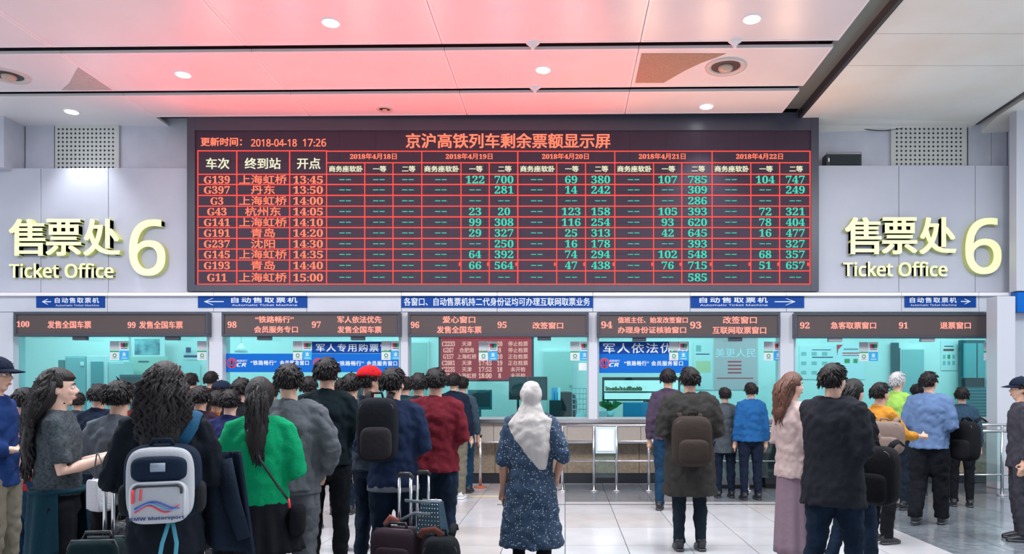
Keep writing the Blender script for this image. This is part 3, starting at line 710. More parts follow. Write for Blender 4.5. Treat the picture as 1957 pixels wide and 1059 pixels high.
# long desk and monitors behind the glass
b = MB().box(-9.2, 7.9, 12.75, 13.35, .68, .72)
d_ = empty('staff_desk', (-.6, 13, 0), 'long white staff desk running behind the ticket windows', 'desk')
rel(b.build('desk_top', M_PALE, d_, bevel=.005), d_)
for k in range(9): rel(MB().box(-9.2 + k * 2.1375 - .02, -9.2 + k * 2.1375 + .02, 12.8, 13.3, 0, .68).build('side_panel', M_PALE, d_), d_)
def monitor(x, yt, w_, h_, lab, Y=12.7, m_=M_BLK):
    r = obj_root('monitor', P(x, yt + h_ + 12, Y), lab, 'monitor', 'monitors behind the ticket windows')
    rel(MB().pbox(x - w_ / 2, yt, x + w_ / 2, yt + h_, Y, .04).build('monitor_case', m_, r, bevel=.006), r)
    rel(MB().pbox(x - w_ / 2 + 4, yt + 5, x + w_ / 2 - 4, yt + h_ - 6, Y - .01, .02).build('rear_cover', M_DARKM, r, bevel=.004), r)
    c = P(x, yt + h_, Y); rel(MB().box(c.x - .02, c.x + .02, Y, Y + .04, c.z - (c.z - 1.07) , c.z).build('stand_neck', m_, r), r)
    rel(MB().box(c.x - .1, c.x + .1, Y - .03, Y + .1, 1.0575, 1.072).build('stand_foot', m_, r), r)
for x, yt, w_, h_, lab in ((990, 720, 35, 44, 'left black monitor of the pair behind the middle window'), (1028, 720, 36, 45, 'right black monitor of the pair behind the middle window'), (917, 745, 46, 38, 'dark monitor low behind the middle window below the train list'),
                      (250, 716, 44, 36, 'dark teal monitor behind the leftmost window'), (1860, 722, 44, 30, 'blue-black monitor at the right end of the rightmost window'), (690, 728, 44, 34, 'monitor below the blue banner of the second window')):
    monitor(x, yt, w_, h_, lab, 12.47, mat('monitor_teal', (.02, .10, .13), .4) if x in (250, 917) else M_BLK)
def chair(x, yt, lab, Y=13.9):
    c = P(x, yt, Y); r = obj_root('office_chair', (c.x, Y, 0), lab, 'chair')
    MB().ell((0, 0, c.z - .28), (.25, .05, .28), e=.6).build('backrest', M_BLK, r)
    MB().ell((0, -.25, .5), (.25, .25, .06), e=.6).build('seat', M_BLK, r)
    MB().tube([(0, -.2, .1), (0, -.2, .48)], .03).build('column', M_STEEL, r)
    MB().tube([(-.24, -.05, .62), (-.3, -.1, .7), (-.3, -.35, .7)], .018).build('armrest', M_BLK, r); MB().tube([(.24, -.05, .62), (.3, -.1, .7), (.3, -.35, .7)], .018).build('armrest', M_BLK, r)
    for k in range(5):
        a = 2 * PI * k / 5; MB().tube([(0, -.2, .1), (.28 * math.cos(a), -.2 + .28 * math.sin(a), .06)], [.025, .015]).build('foot_spoke', M_BLK, r)
        MB().ell((.28 * math.cos(a), -.2 + .28 * math.sin(a), .03), (.03, .02, .03), n=10, k=6).build('castor', M_BLK, r)
chair(1078, 748, 'black office chair behind the middle window right of the monitors', 14.0); chair(1255, 760, 'black office chair behind the fourth window', 14.0)
# wire rack and folders
r = obj_root('wire_rack', P(1106, 796, 12.5), 'blue-grey wire document rack at the right end of the middle window', 'rack')
for k in range(5): rel(MB().pbox(1093, 742 + k * 10, 1121, 743.5 + k * 10, 12.5, .2).build('shelf', M_STEEL, r), r)
for x in (1093, 1100, 1107, 1114, 1120): rel(MB().pbox(x, 742, x + 1, 797, 12.5, .01).build('upright', M_STEEL, r), r)
for k, x in enumerate((1054, 1060, 1066)): tag(MB().pbox(x, 741, x + 5, 765, 12.55, .2).build('folder', M_CYANP if k < 2 else M_WHT, bevel=.003), ('blue folder left of another blue folder beside the right monitor', 'blue folder between a blue and a white folder', 'white folder right of two blue folders')[k], 'folder')
tag(MB().pbox(1050, 765, 1072, 796, 12.55, .22).build('folder_box', M_BLK, bevel=.004), 'black box under the blue folders behind the middle window', 'box')
tag(MB().pbox(1102, 790, 1121, 799, 12.3, .02).build('desk_card', M_PALE, bevel=.002), 'white card propped at the bottom right corner of the middle window', 'card')
tag(MB().pbox(1143, 786, 1158, 797, 12.3, .01).build('desk_card', mat('sticker_grey', (0, 0, 0)), bevel=.002), 'grey card propped at the bottom left corner of the fourth window', 'card')
tag(MB().pbox(1106, 694, 1121, 708, 12.145, .002).build('window_notice', M_PALE), 'small white notice stuck below the stickers on the middle window', 'notice')
# lit picture shelves, plant
r = obj_root('picture_screen', P(1192, 766, 13.2), 'pair of lit wide picture screens in a black frame behind the fourth window', 'screen')
rel(MB().pbox(1151, 721, 1300, 766, 13.2, .06).build('screen_frame', M_DARKM, r, bevel=.004), r)
rel(MB().pbox(1155, 727, 1296, 748, 13.19, .02).build('upper_screen', E_SCR, r), r); rel(MB().pbox(1155, 751, 1296, 763, 13.19, .02).build('lower_screen', E_SCR, r), r)
for x in (1160, 1230, 1290): rel(MB().box(WX(x, 13.2), WX(x, 13.2) + .03, 13.21, 13.25, .72, WZ(765, 13.2)).build('stand', M_DARKM, r), r)
b = MB()
for k in range(26): b.pbox(1157 + k * 2.7, 742 - random.random() * 4, 1159.5 + k * 2.7, 747, 13.186, .003, k % 2)
o = rel(b.build('food_print', [mat('food_a', (.45, .40, .12), .6), mat('food_b', (.10, .25, .10), .6)], r), r); o['kind'] = 'stuff'
r = obj_root('potted_plant', P(1166, 797, 12.45), 'small green plant in a pot at the left end of the fourth window', 'plant')
c = P(1166, 797, 12.45)
MB().tube([(0, 0, 0), (0, 0, .10)], [.05, .07], n=16).build('pot', M_WHT, r)
for k in range(18):
    a = k * 2.4; l = .12 + .06 * random.random(); d2 = Vector((math.cos(a), math.sin(a) * .7, 0)); b = MB()
    p0 = Vector((0, 0, .1)); p1 = p0 + d2 * l * .6 + Vector((0, 0, .10 + .08 * random.random())); p2 = p1 + d2 * l * .7 - Vector((0, 0, .03)); s = Vector((-d2.y, d2.x, 0)) * .035
    b.add([p0, p1 - s, p2, p1 + s], [(0, 1, 2), (0, 2, 3)]); b.build('leaf', mat('leaf', (.04, .22, .06), .5), r)
tag(MB().pbox(1192, 769, 1250, 799, 12.4, .18).build('storage_box', mat('blue_box', (.03, .22, .42), .4), bevel=.01), 'blue storage box behind the fourth window', 'box')
# posters in the right windows
def poster(x0, y0, x1, y1, Y, lab, m_=None, marks=(), text=()):
    r = obj_root('poster', P((x0 + x1) / 2, y1, Y), lab, 'poster')
    rel(MB().pbox(x0, y0, x1, y1, Y, .01).build('sheet', m_ or M_PALE, r), r)
    if marks:
        b = MB(); ms = []
        for (a, b_, c, d, mm) in marks:
            if mm not in ms: ms.append(mm)
            b.pbox(a, b_, c, d, Y - .002, .002, ms.index(mm))
        o = rel(b.build('print', ms, r), r); o['kind'] = 'stuff'
    for (s, a, b_, c, d, mm) in text: rel(MB().ptext(s, a, b_, c, d, Y - .002, bold=.002).build('lettering', mm, r), r)
    return r
poster(1365, 645, 1448, 745, 15.185, 'tall pale pink poster behind the fourth window', mat('pink_sheet', (.72, .50, .54), .5), [(1391, 690 + 7 * k, 1417, 693 + 7 * k, M_RED) for k in range(4)] + [(1370, 722, 1440, 724, M_RED)], [('美更人民', 1367, 666, 1444, 683, M_WHT)])
poster(1325, 655, 1362, 745, 15.185, 'narrow white notice sheet left of the pink poster', M_PALE, [(1330, 660, 1340, 672, M_TEAL), (1330, 676, 1356, 678, M_NAVYP), (1330, 690, 1358, 712, mat('pale_yellow', (.7, .68, .4), .5))])
poster(1528, 661, 1598, 725, 15.185, 'wide white notice board with rows of small icons in the rightmost window', M_PALE, [(1552, 668, 1588, 669.5, M_NAVYP), (1552, 682, 1592, 684, M_NAVYP)] + [(1531 + 20 * (k % 3), 673 + 18 * (k // 3), 1541 + 20 * (k % 3), 680 + 18 * (k // 3), M_TEAL) for k in range(9)])
r = poster(1598, 659, 1652, 725, 15.185, 'white poster with a red corner triangle and red bars in the rightmost window', M_WHT, [(1610, 674, 1645, 676, M_RED), (1610, 678.5, 1645, 680, M_RED), (1614, 686, 1624, 694, M_GREEN), (1631, 686, 1639, 694, M_GREEN), (1612, 666, 1640, 669, M_GREYP)])
v = [P(1599, 659, 15.18), P(1611, 659, 15.18), P(1602, 668, 15.18), P(1600, 680, 15.18)]
rel(MB().add(v, [(0, 3, 2, 1)]).build('red_corner', M_RED, r), r)
poster(1798, 652, 1829, 708, 15.185, 'upright white poster with a dark heading right of the teal door', M_PALE, [(1803, 667, 1823, 671, mat('brown_print', (.2, .07, .05), .5)), (1805, 661, 1822, 663, M_NAVYP)] + [(1802 + 9 * (k % 3), 678 + 12 * (k // 3), 1807 + 9 * (k % 3), 686 + 12 * (k // 3), M_TEAL if k != 1 else M_GREEN) for k in range(6)])
pbox_thing('dark_doorway', 'dark open doorway left of the teal office door', 'doorway', [('opening', 1705, 655, 1718, fy(15.1), 15.1, .08, mat('dark_teal', (.01, .08, .10), .3), 0)])
pbox_thing('glazed_door', 'dark glazed door at the right end of the rightmost window', 'door', [('door_frame', 1836, 650, 1892, fy(15.0), 15.0, .1, mat('dark_teal', (0, 0, 0)), .005), ('pane', 1842, 656, 1866, 790, 14.97, .03, mat('teal_pane', (0, 0, 0)), 0), ('pane', 1869, 656, 1887, 790, 14.97, .03, mat('teal_pane', (0, 0, 0)), 0)])
pbox_thing('counter_screen', 'blue slatted screen low in the rightmost window', 'screen', [('screen_board', 1830, 740, 1913, 798, 12.4, .02, mat('screen_teal', (.02, .25, .30), .4), 0)] + [('slat', 1830, 743 + 6 * k, 1913, 745 + 6 * k, 12.385, .015, M_TEAL, 0) for k in range(9)])

# ================================================================== BARRIERS IN FRONT OF THE COUNTER
def railing(xa, xb, Y, zs, posts, lab, panel=None):
    r = empty('guard_rail', ((xa + xb) / 2, Y, 0), lab, 'railing')
    for z in zs: rel(MB().tube([(xa, Y, z), (xb, Y, z)], .022 if z > .9 else .014).build('rail', M_STEEL, r), r)
    for x in posts:
        rel(MB().tube([(x, Y, 0.01), (x, Y, zs[0])], .022).build('post', M_STEEL, r), r)
        rel(MB().tube([(x, Y, 0), (x, Y, .015)], .07, n=18).build('base_plate', M_STEEL, r), r)
    if panel:
        for a, b_ in panel: rel(MB().box(a, b_, Y - .004, Y + .004, .2, zs[0] - .06).build('glass_panel', M_CLEAR, r), r)
ps = [WX(q, 11.1) for q in (1075, 1135, 1178, 1240, 1345, 1430, 1545)]
railing(ps[0], ps[-1], 11.1, (.99, .75, .45), ps, 'long stainless queue railing before the middle and fourth windows', [(ps[1], ps[2])] + [(ps[4], ps[5]), (ps[5], ps[6])])
ps = [WX(q, 10.6) for q in (1818, 1850, 1915, 1990)]
railing(ps[0], ps[-1], 10.6, (1.02, .93, .3), ps, 'stainless glass-panelled railing at the right edge beside the white column', [(ps[1], ps[2])])
r = obj_root('notice_box', P(1157, 866, 11.03), 'pale blue boxed notice hanging on the queue railing', 'notice')
rel(MB().pbox(1138, 816, 1177, 867, 11.03, .04).build('box_body', mat('notice_pale', (.50, .62, .66), .4), r, bevel=.006), r)
rel(MB().pbox(1142, 821, 1173, 862, 11.022, .01).build('notice_sheet', M_WHT, r), r)
# belt stanchion
def stanchion(x, Y, lab, zt=.80):
    r = empty('stanchion', (x, Y, 0), lab, 'stanchion')
    MB().tube([(0, 0, .02), (0, 0, zt)], .022).build('pole', M_STEEL, r)
    MB().tube([(0, 0, 0), (0, 0, .02), (0, 0, .03)], [.10, .10, .03], n=20).build('base', mat('orange_base', (.45, .12, .05), .5), r)
    MB().tube([(0, 0, zt), (0, 0, zt + .03)], .03, n=16).build('cap', M_BLK, r)
stanchion(WX(918, 11.45), 11.45, 'steel queue post with an orange base before the counter left of the hijab woman')
# wall-mounted rack of leaflets on the counter front, right part
for (x0, x1, Y, lab, mm) in ((1362, 1440, 11.38, 'pale grey bin cabinet standing before the counter below the fourth window', M_GREYP), (1462, 1512, 11.4, 'dark trolley box standing before the counter near the fifth pillar', M_DARKM)):
    r = empty('counter_bin', (WX((x0 + x1) / 2, Y), Y, 0), lab, 'bin')
    h_ = .86; a, b_ = WX(x0, Y), WX(x1, Y)
    rel(MB().box(a, b_, Y, Y + .24, .05, h_).build('bin_body', mm, r, bevel=.012), r); rel(MB().box(a - .01, b_ + .01, Y - .01, Y + .25, h_, h_ + .03).build('bin_lid', M_STEEL, r, bevel=.006), r)
    rel(MB().box(a + .05, b_ - .05, Y - .006, Y + .01, h_ - .24, h_ - .10).build('slot', M_BLK, r, bevel=.004), r); rel(MB().box(a + .02, b_ - .02, Y + .02, Y + .22, 0, .05).build('foot', M_BLK, r), r)

# ================================================================== PEOPLE
TX = bpy.data.textures.new('folds', 'CLOUDS'); TX.noise_scale = .10; TX.noise_depth = 1; TX.noise_type = 'HARD_NOISE'
TXW = bpy.data.textures.new('knit', 'CLOUDS'); TXW.noise_scale = .03
def skin(n): return mat('skin_%d' % n, [(.56, .33, .24), (.48, .27, .19), (.64, .40, .31), (.38, .20, .14)][n], .5, bump=.05, bscale=120)
M_HAIR = mat('black_hair', (.010, .008, .009), .5, spec=.25, bump=.4, bscale=40, stretch=(3, 3, .4)); M_HAIRB = mat('brown_hair', (.10, .035, .018), .4, bump=.5, bscale=40, stretch=(3, 3, .4)); M_HAIRG = mat('grey_hair', (.45, .45, .46), .5, bump=.5, bscale=40, stretch=(3, 3, .4))
M_EYE = mat('eye_white', (.75, .72, .70), .2); M_IRIS = mat('iris', (.02, .012, .01), .15); M_LIP = mat('lips', (.42, .14, .13), .45)
def cloth(name, col, bump=.30, bs=16, rough=.9, **k): return mat(name, tuple(c * (.52 + .36 * max(col)) for c in col), rough, bump=bump, bscale=bs, spec=.15, **k)
def remesh(o, vox, smooth=3, fold=0.0, tx=None):
    m = o.modifiers.new('skin', 'REMESH'); m.mode = 'VOXEL'; m.voxel_size = vox; m.use_smooth_shade = True
    if smooth: s = o.modifiers.new('smooth', 'SMOOTH'); s.factor = .5; s.iterations = smooth
    if fold: d = o.modifiers.new('folds', 'DISPLACE'); d.texture = tx or TX; d.strength = fold; d.mid_level = .5; d.texture_coords = 'LOCAL'
    return o
V = Vector
POSE = {  # elbow offset from shoulder, wrist offset from elbow (right side, x outward, y forward)
    'down': ((.05, -.02, -.29), (.015, .05, -.25)), 'phone': ((.03, .05, -.28), (-.10, .22, .07)), 'bent': ((.07, -.03, -.27), (-.14, .20, -.02)),
    'pocket': ((.10, -.07, -.25), (-.07, .13, -.19)), 'strap': ((.07, .02, -.28), (-.06, .10, .20)), 'cross': ((.05, .06, -.27), (-.20, .12, -.02)),
    'forward': ((.03, .14, -.22), (-.02, .25, -.02)), 'back': ((.06, -.10, -.27), (.03, -.02, -.25))}
def hand(b, W, d, side, curl=.5, sc=1.0):
    """palm with four fingers of different lengths and a thumb leaving the side of the palm"""
    d = d.normalized(); inn = V((-side, 0, 0)); n = (inn - d * inn.dot(d))        # palm faces the body
    if n.length < .2: n = V((0, 0, -1)) - d * d.z * -1
    n.normalize(); s = d.cross(n).normalized()
    if s.y < 0: s = -s                                                               # index/thumb side looks forward
    b.tube([W - d * .03, W + d * .02, W + d * .055, W + d * .09], [(.021, .026), (.016, .034), (.014, .040), (.012, .038)], n=12, ref=s.cross(d))
    for k, (o_, L) in enumerate(((.030, .072), (.010, .080), (-.010, .074), (-.029, .058))):
        p = W + d * .082 + s * o_; q = d.copy(); pts = [p - d * .02, p]
        for j, f in enumerate((.45, .32, .25)):
            q = (q + n * curl * (.35 + .25 * j)).normalized(); p = p + q * L * f; pts.append(p)
        b.tube(pts, [.0095, .0095, .0088, .008, .0068], n=8)
    p = W + d * .025 + s * .026; q = (d * .6 + s * .75 + n * .35).normalized()
    b.tube([W + d * .01 + s * .005, p, p + q * .032, p + (q * .032 + (d * .85 + s * .25 + n * .4).normalized() * .030)], [.013, .0125, .011, .0085], n=8)
def xf_head(mb, start, yaw, pitch):
    if not yaw and not pitch: return
    M = Matrix.Translation((0, 0, 1.50)) @ Matrix.Rotation(yaw, 4, 'Z') @ Matrix.Rotation(pitch, 4, 'X') @ Matrix.Translation((0, 0, -1.50))
    for i in range(start, len(mb.v)): mb.v[i] = tuple(M @ V(mb.v[i]))
def hair_cap(b, c=(0, -.008, 1.622), r=(.083, .103, .112), m=0, hairline=1.672, volume=1.0, nape=1.56):
    n, k = 40, 26; vs = []
    for i in range(k + 1):
        ph = -PI / 2 + PI * i / k
        for j in range(n):
            th = 2 * PI * j / n; d = V((math.cos(ph) * math.cos(th), math.cos(ph) * math.sin(th), math.sin(ph)))
            p = V((d.x * r[0], d.y * r[1], d.z * r[2])); z = p.z + c[2]; y = p.y + c[1]
            s = 1.0 * volume + .035 * noise.noise(V((d.x * 9, d.y * 9, d.z * 3))) + .02 * noise.noise(V((d.x * 24, d.y * 24, d.z * 5)))
            if (y > .035 and z < hairline) or (abs(d.x) > .5 and y > -.02 and z < 1.615) or z < nape: s = .80
            elif z < nape + .02: s = .93
            vs.append(V((p.x * s, p.y * s, p.z * s)) + V(c))
    fs = [(i * n + j, i * n + (j + 1) % n, (i + 1) * n + (j + 1) % n, (i + 1) * n + j) for i in range(k) for j in range(n)]
    b.add(vs, fs, m, True)
def person(px_, top, d, H, lab, facing=0.0, topw=None, bottom=None, hair='short', arms=('down', 'down'), sk=0, hm=None, vox=.0115, build=1.0,
           yaw=0.0, pitch=0.0, shoes=None, stride=0.0, cap=None, hair_len=1.2, wide=1.0, lean=0.0):
    """px_ = image column of the head, top = nothing more than a note, d = distance from the camera, H = standing height"""
    rnd = random.Random(int(px_ * 7 + d * 31))
    X = (px_ - PX0) * d / F; s = H / 1.72
    r = empty('person', (X, d, 0), lab, 'person', rz=math.radians(facing)); r.scale = (s, s, s)
    B = build; SH = .168 * B
    tk, tcol = topw['kind'], topw['mat']; thick = topw.get('thick', .014)
    bk = bottom['kind']
    # ---- pose points
    A = []
    for side, nm in ((1, arms[0]), (-1, arms[1])):
        e, w_ = POSE[nm]; S = V((side * SH, -.01, 1.390)); E = S + V((side * e[0], e[1], e[2])); W = E + V((side * w_[0], w_[1], w_[2])); A.append((side, S, E, W))
    Lg = []
    for side in (1, -1):
        hp = V((side * .092, 0, .90)); st = stride * side
        kn = V((side * .10, st * .5 + .02, .49)); an = V((side * .105, st - .02 if st >= 0 else st - .05, .085 if st >= 0 else .11)); Lg.append((side, hp, kn, an))
    # ---- body
    b = MB()
    b.tube([(0, 0, .84), (0, 0, .92), (0, 0, 1.05), (0, 0, 1.20), (0, 0, 1.33), (0, -.005, 1.41), (0, -.01, 1.455)],
           [(.125 * B, .088), (.135 * B, .092), (.122 * B, .085), (.145 * B, .105), (.16 * B, .108), (.14 * B, .085), (.07, .06)], n=20)
    b.tube([(0, -.018, 1.42), (0, -.012, 1.50), (0, .0, 1.57)], [(.062, .062), (.054, .056), (.055, .06)], n=14)
    for side, S, E, W in A:
        b.tube([S * .55 + V((0, 0, 1.40 * .45)), S, (S + E) / 2, E, (E * .6 + W * .4), W], [.044, .042 * B, .038 * B, .035, .036, .026], n=12)
        hand(b, W, (W - E), side, curl=.35 if arms[0 if side > 0 else 1] in ('down', 'back') else .9)
    for side, hp, kn, an in Lg:
        b.tube([hp + V((0, 0, .03)), hp * .5 + kn * .5, kn, kn * .6 + an * .4, an, an - V((0, 0, .04))], [.062, .060, .048, .050, .034, .036], n=12)
        b.tube([an + V((0, -.04, -.045)), an + V((0, .05, -.055)), an + V((0, .15, -.065))], [(.03, .03), (.038, .026), (.03, .014)], n=10, ref=(0, 0, 1))
    h0 = len(b.v)
    b.ell((0, -.012, 1.632), (.072, .090, .088)); b.ell((0, .018, 1.585), (.062, .066, .075)); b.ell((0, .038, 1.528), (.036, .036, .026))
    b.tube([(0, .078, 1.628), (0, .096, 1.600), (0, .100, 1.588)], [.009, .014, .015], n=10); b.ell((.013, .090, 1.586), (.009, .010, .008)); b.ell((-.013, .090, 1.586), (.009, .010, .008))
    b.ell((0, .066, 1.645), (.048, .018, .014)); b.ell((.037, .055, 1.592), (.022, .022, .02)); b.ell((-.037, .055, 1.592), (.022, .022, .02))
    for q in (-1, 1): b.ell((q * .076, -.012, 1.602), (.011, .019, .031)); b.ell((q * .080, -.022, 1.612), (.007, .012, .02))
    b.ell((0, .083, 1.556), (.022, .010, .010))
    xf_head(b, h0, yaw, pitch)
    o = b.build('body', skin(sk), r); remesh(o, vox, 2)
    # ---- face pieces
    for q in (-1, 1):
        e = MB(); e.ell((q * .030, .070, 1.620), (.0145, .012, .009), 0, 12, 8); e.ell((q * .030, .0795, 1.620), (.006, .004, .006), 1, 10, 6); xf_head(e, 0, yaw, pitch); e.build('eye', [M_EYE, M_IRIS], r)
        e = MB(); e.tube([(q * .014, .086, 1.640), (q * .032, .083, 1.645), (q * .048, .070, 1.640)], [.003, .0036, .002], n=6); xf_head(e, 0, yaw, pitch); e.build('eyebrow', hm or M_HAIR, r)
    e = MB(); e.ell((0, .089, 1.5585), (.019, .007, .0045), 0, 12, 6); e.ell((0, .0885, 1.5515), (.016, .007, .005), 0, 12, 6); xf_head(e, 0, yaw, pitch); e.build('mouth', M_LIP, r)
    # ---- top garment
    if topw:
        hem = topw.get('hem', .86); fl_ = topw.get('flare', 1.0); g = thick
        b = MB()
        prof = [(.78, .172, .128), (.86, .170, .126), (.95, .160, .118), (1.06, .150, .112), (1.20, .162, .118), (1.32, .172, .120), (1.385, .158, .105), (1.435, .115, .082), (1.475, .075, .072)]
        zs = [p for p in prof if p[0] > hem + .03]; hemr = np.interp(hem, [p[0] for p in prof], [p[1] for p in prof]); hemq = np.interp(hem, [p[0] for p in prof], [p[2] for p in prof])
        if hem < .78: hemr, hemq = .178, .135
        pr = [(hem, hemr * fl_, hemq * fl_)] + zs
        if topw.get('waist'): pr = [(z, a * (1.0 if z > .9 else topw['waist']), c) for z, a, c in pr]
        b.tube([(0, -.005, z) for z, _, _ in pr], [(a * B + g, c * max(1, B * .96) + g) for _, a, c in pr], n=28)
        sl = topw.get('sleeve', 1.0); sr = topw.get('sr', .022)
        for side, S, E, W in A:
            pts = [V((side * .06 * B, -.01, 1.435)), S + V((-side * .01, 0, .012)), (S + E) / 2, E]
            rr = [.050 + g * .8, .054 * B + g * .7, .046 * B + sr, .041 + sr]
            if sl > .5:
                t_ = (sl - .5) * 2; pts += [E.lerp(W, t_ * .5), E.lerp(W, t_ * .92)]; rr += [.042 + sr, .034 + sr * .75]
            else: pts = pts[:3] + [S.lerp(E, sl * 2)]; rr = rr[:3] + [.048 + sr]
            b.tube(pts, rr, n=14)
        if topw.get('hood'): b.ell((0, -.085, 1.44), (.11, .06, .055))
        if topw.get('collar', 1): b.tube([(.075 * math.cos(a), -.014 + .078 * math.sin(a), 1.478 + .012 * math.sin(a) * -1) for a in [2 * PI * k / 18 for k in range(18)]], .017, n=8, closed=True)
        o = b.build(topw.get('name', 'jacket'), tcol, r); remesh(o, topw.get('vox', .016), 2, topw.get('fold', .030), topw.get('tx'))
        if topw.get('band'):
            hb = MB(); hb.tube([(0, -.005, hem - .03), (0, -.005, hem + .025)], [(hemr * fl_ * B + g - .006, hemq * fl_ + g - .006)] * 2, n=28); o = hb.build('hem_band', topw['band'], r); remesh(o, .014, 1, .006)
    # ---- lower garment
    m_ = bottom['mat']; lw_ = bottom.get('loose', .012)
    if bk in ('trousers', 'jeans'):
        b = MB(); b.tube([(0, 0, .80), (0, 0, .86), (0, 0, .93), (0, 0, 1.0)], [(.13 * B, .09), (.168 * B, .12), (.162 * B, .118), (.148 * B, .105)], n=22)
        for side, hp, kn, an in Lg:
            b.tube([hp + V((0, 0, .0)), hp * .5 + kn * .5, kn, kn * .5 + an * .5, an + V((0, 0, .03)), an + V((0, 0, -.02))], [.092 * B + lw_ * .6, .078 * B + lw_, .060 + lw_, .056 + lw_, .048 + lw_, .050 + lw_], n=16)
        o = b.build('trousers' if bk == 'trousers' else 'jeans', m_, r); remesh(o, .0145, 2, .024)
    else:
        hem = bottom['hem']; zt = bottom.get('top', 1.0); fr = bottom.get('flare', .26); n, k = 72, 12; vs = []; pl = bottom.get('pleats', 12)
        for i in range(k + 1):
            t_ = i / k; z = zt + (hem - zt) * t_; R0 = .155 + (fr - .155) * t_ ** .8
            for j in range(n): a = 2 * PI * j / n; q = R0 * (1 + .07 * t_ * math.cos(pl * a + .4 * math.sin(3 * a))); vs.append((q * B * math.cos(a), q * .78 * math.sin(a), z + .004 * math.sin(5 * a)))
        fs = [(i * n + (j + 1) % n, i * n + j, (i + 1) * n + j, (i + 1) * n + (j + 1) % n) for i in range(k) for j in range(n)] + [tuple(range(n))]
        o = MB().add(vs, fs, 0, True).build('skirt', m_, r); so = o.modifiers.new('thick', 'SOLIDIFY'); so.thickness = .008
        if bottom.get('legs'):
            b = MB()
            for side, hp, kn, an in Lg: b.tube([hp * .4 + kn * .6, kn, kn * .6 + an * .4, an - V((0, 0, .02))], [.07, .056, .058, .042], n=12)
            b.build('tights', bottom['legs'], r)
    # ---- shoes
    sm = shoes or M_BLK
    for side, hp, kn, an in Lg:
        b = MB(); a = an + V((0, 0, -.085 + (0 if an.z < .1 else 0)))
        b.tube([a + V((0, -.065, .045)), a + V((0, -.03, .055)), a + V((0, .06, .045)), a + V((0, .13, .032)), a + V((0, .175, .025))], [(.032, .035), (.042, .045), (.045, .035), (.044, .026), (.03, .016)], n=14, ref=(0, 0, 1))
        b.tube([a + V((0, -.02, .04)), a + V((0, -.015, .115))], [.045, .046], n=12)
        o = b.build('shoe', sm, r); remesh(o, .011, 2)
        sb = MB(); sb.ell(a + V((0, .05, .014)), (.047, .13, .015), e=.5, n=16, k=6); sb.build('sole', M_WHT if sm is not M_BLK else M_DARKM, o)
    # ---- hair, cap, scarf
    hmat = hm or M_HAIR
    if hair != 'scarf':
        b = MB(); hair_cap(b, volume=1.06 if hair == 'short' else 1.10, nape=1.555 if hair == 'short' else 1.50, hairline=1.668)
        if hair in ('long', 'wavy'):
            z1 = hair_len; wv = .020 if hair == 'wavy' else .006; NS = 90 if hair == 'wavy' else 64
            b.tube([(0, -.035, 1.66), (0, -.055, 1.55), (0, -.125, 1.43), (0, -.155, (1.43 + z1) / 2), (0, -.150, z1 + .03)], [(.082 * wide, .065), (.088 * wide, .055), (.10 * wide, .045), (.095 * wide, .038), (.05 * wide, .015)], n=18)
            for q in range(NS):
                a = PI * (1.02 + .96 * q / (NS - 1)) + rnd.uniform(-.05, .05); ph0 = rnd.uniform(0, 6.28); rr = rnd.uniform(.92, 1.12)
                x0 = .088 * math.cos(a); y0 = .095 * math.sin(a); pts = []; hs = rnd.uniform(.0, 1.25); cs_ = math.cos(hs); zs_ = 1.622 + .118 * math.sin(hs); zz = z1 + rnd.uniform(-.04, .10) + (.08 if abs(math.cos(a)) > .8 else 0)
                for k in range(12):
                    t_ = k / 11; z = zs_ + (zz - zs_) * t_; cc = cs_ + (1 - cs_) * min(1, t_ * 3.5); f = min(1, t_ * 2.2)
                    xx = x0 * (rr + (.45 * wide - .2) * f * math.sin(PI * min(1, t_ * 1.1)) ) * (1 + .0 * t_) * (1 - .35 * max(0, t_ - .6)) * wide
                    yy = (y0 - .012) * (1 - f) + f * (-.135 - .035 * rr + .6 * abs(x0)) - .01
                    xx *= cc; yy = yy * cc
                    pts.append((xx + wv * math.sin(9 * t_ * PI + ph0), yy + wv * .7 * math.cos(8 * t_ * PI + ph0), z))
                b.tube(pts, [.006, .010, .012, .012, .012, .012, .011, .011, .010, .009, .007, .003], n=6)
        if hair == 'short':
            for q in range(360):
                th = rnd.uniform(0, 2 * PI); ph = math.asin(rnd.uniform(-.35, .98)); d_ = V((math.cos(ph) * math.cos(th), math.cos(ph) * math.sin(th), math.sin(ph)))
                p0 = V((.083 * d_.x, -.008 + .103 * d_.y, 1.622 + .112 * d_.z)) * 1.0
                if (p0.y > .02 and p0.z < 1.69) or (abs(d_.x) > .5 and p0.y > -.03 and p0.z < 1.63) or p0.z < 1.58: continue
                dn = (V((d_.x * .5, d_.y * .5 + .35 * (d_.z > .5), -1 + .9 * d_.z)) + V((rnd.uniform(-.3, .3), rnd.uniform(-.3, .3), rnd.uniform(-.2, .2)))).normalized()
                a0 = p0 + d_ * .002; b.tube([a0, a0 + dn * .018 + d_ * .0035, a0 + dn * .040 + d_ * .0005], [.006, .0055, .0012], n=5)
        if hair == 'bun': b.ell((0, -.115, 1.66), (.04, .035, .04))
        xf_head(b, 0, yaw * (1 if hair in ('short', 'bun') else .25), pitch * (1 if hair in ('short', 'bun') else .3))
        b.build('hair', hmat, r)
    else:
        b = MB(); h0 = len(b.v)
        b.ell((0, -.012, 1.63), (.095, .112, .118)); b.ell((0, .01, 1.55), (.082, .09, .09)); xf_head(b, h0, yaw, pitch)
        b.tube([(0, -.02, 1.56), (0, -.03, 1.48), (0, -.03, 1.41), (.02, -.05, 1.30), (.06, -.07, 1.16), (.09, -.08, 1.02)], [(.085, .085), (.12, .10), (.20, .135), (.17, .14), (.12, .11), (.05, .05)], n=26)
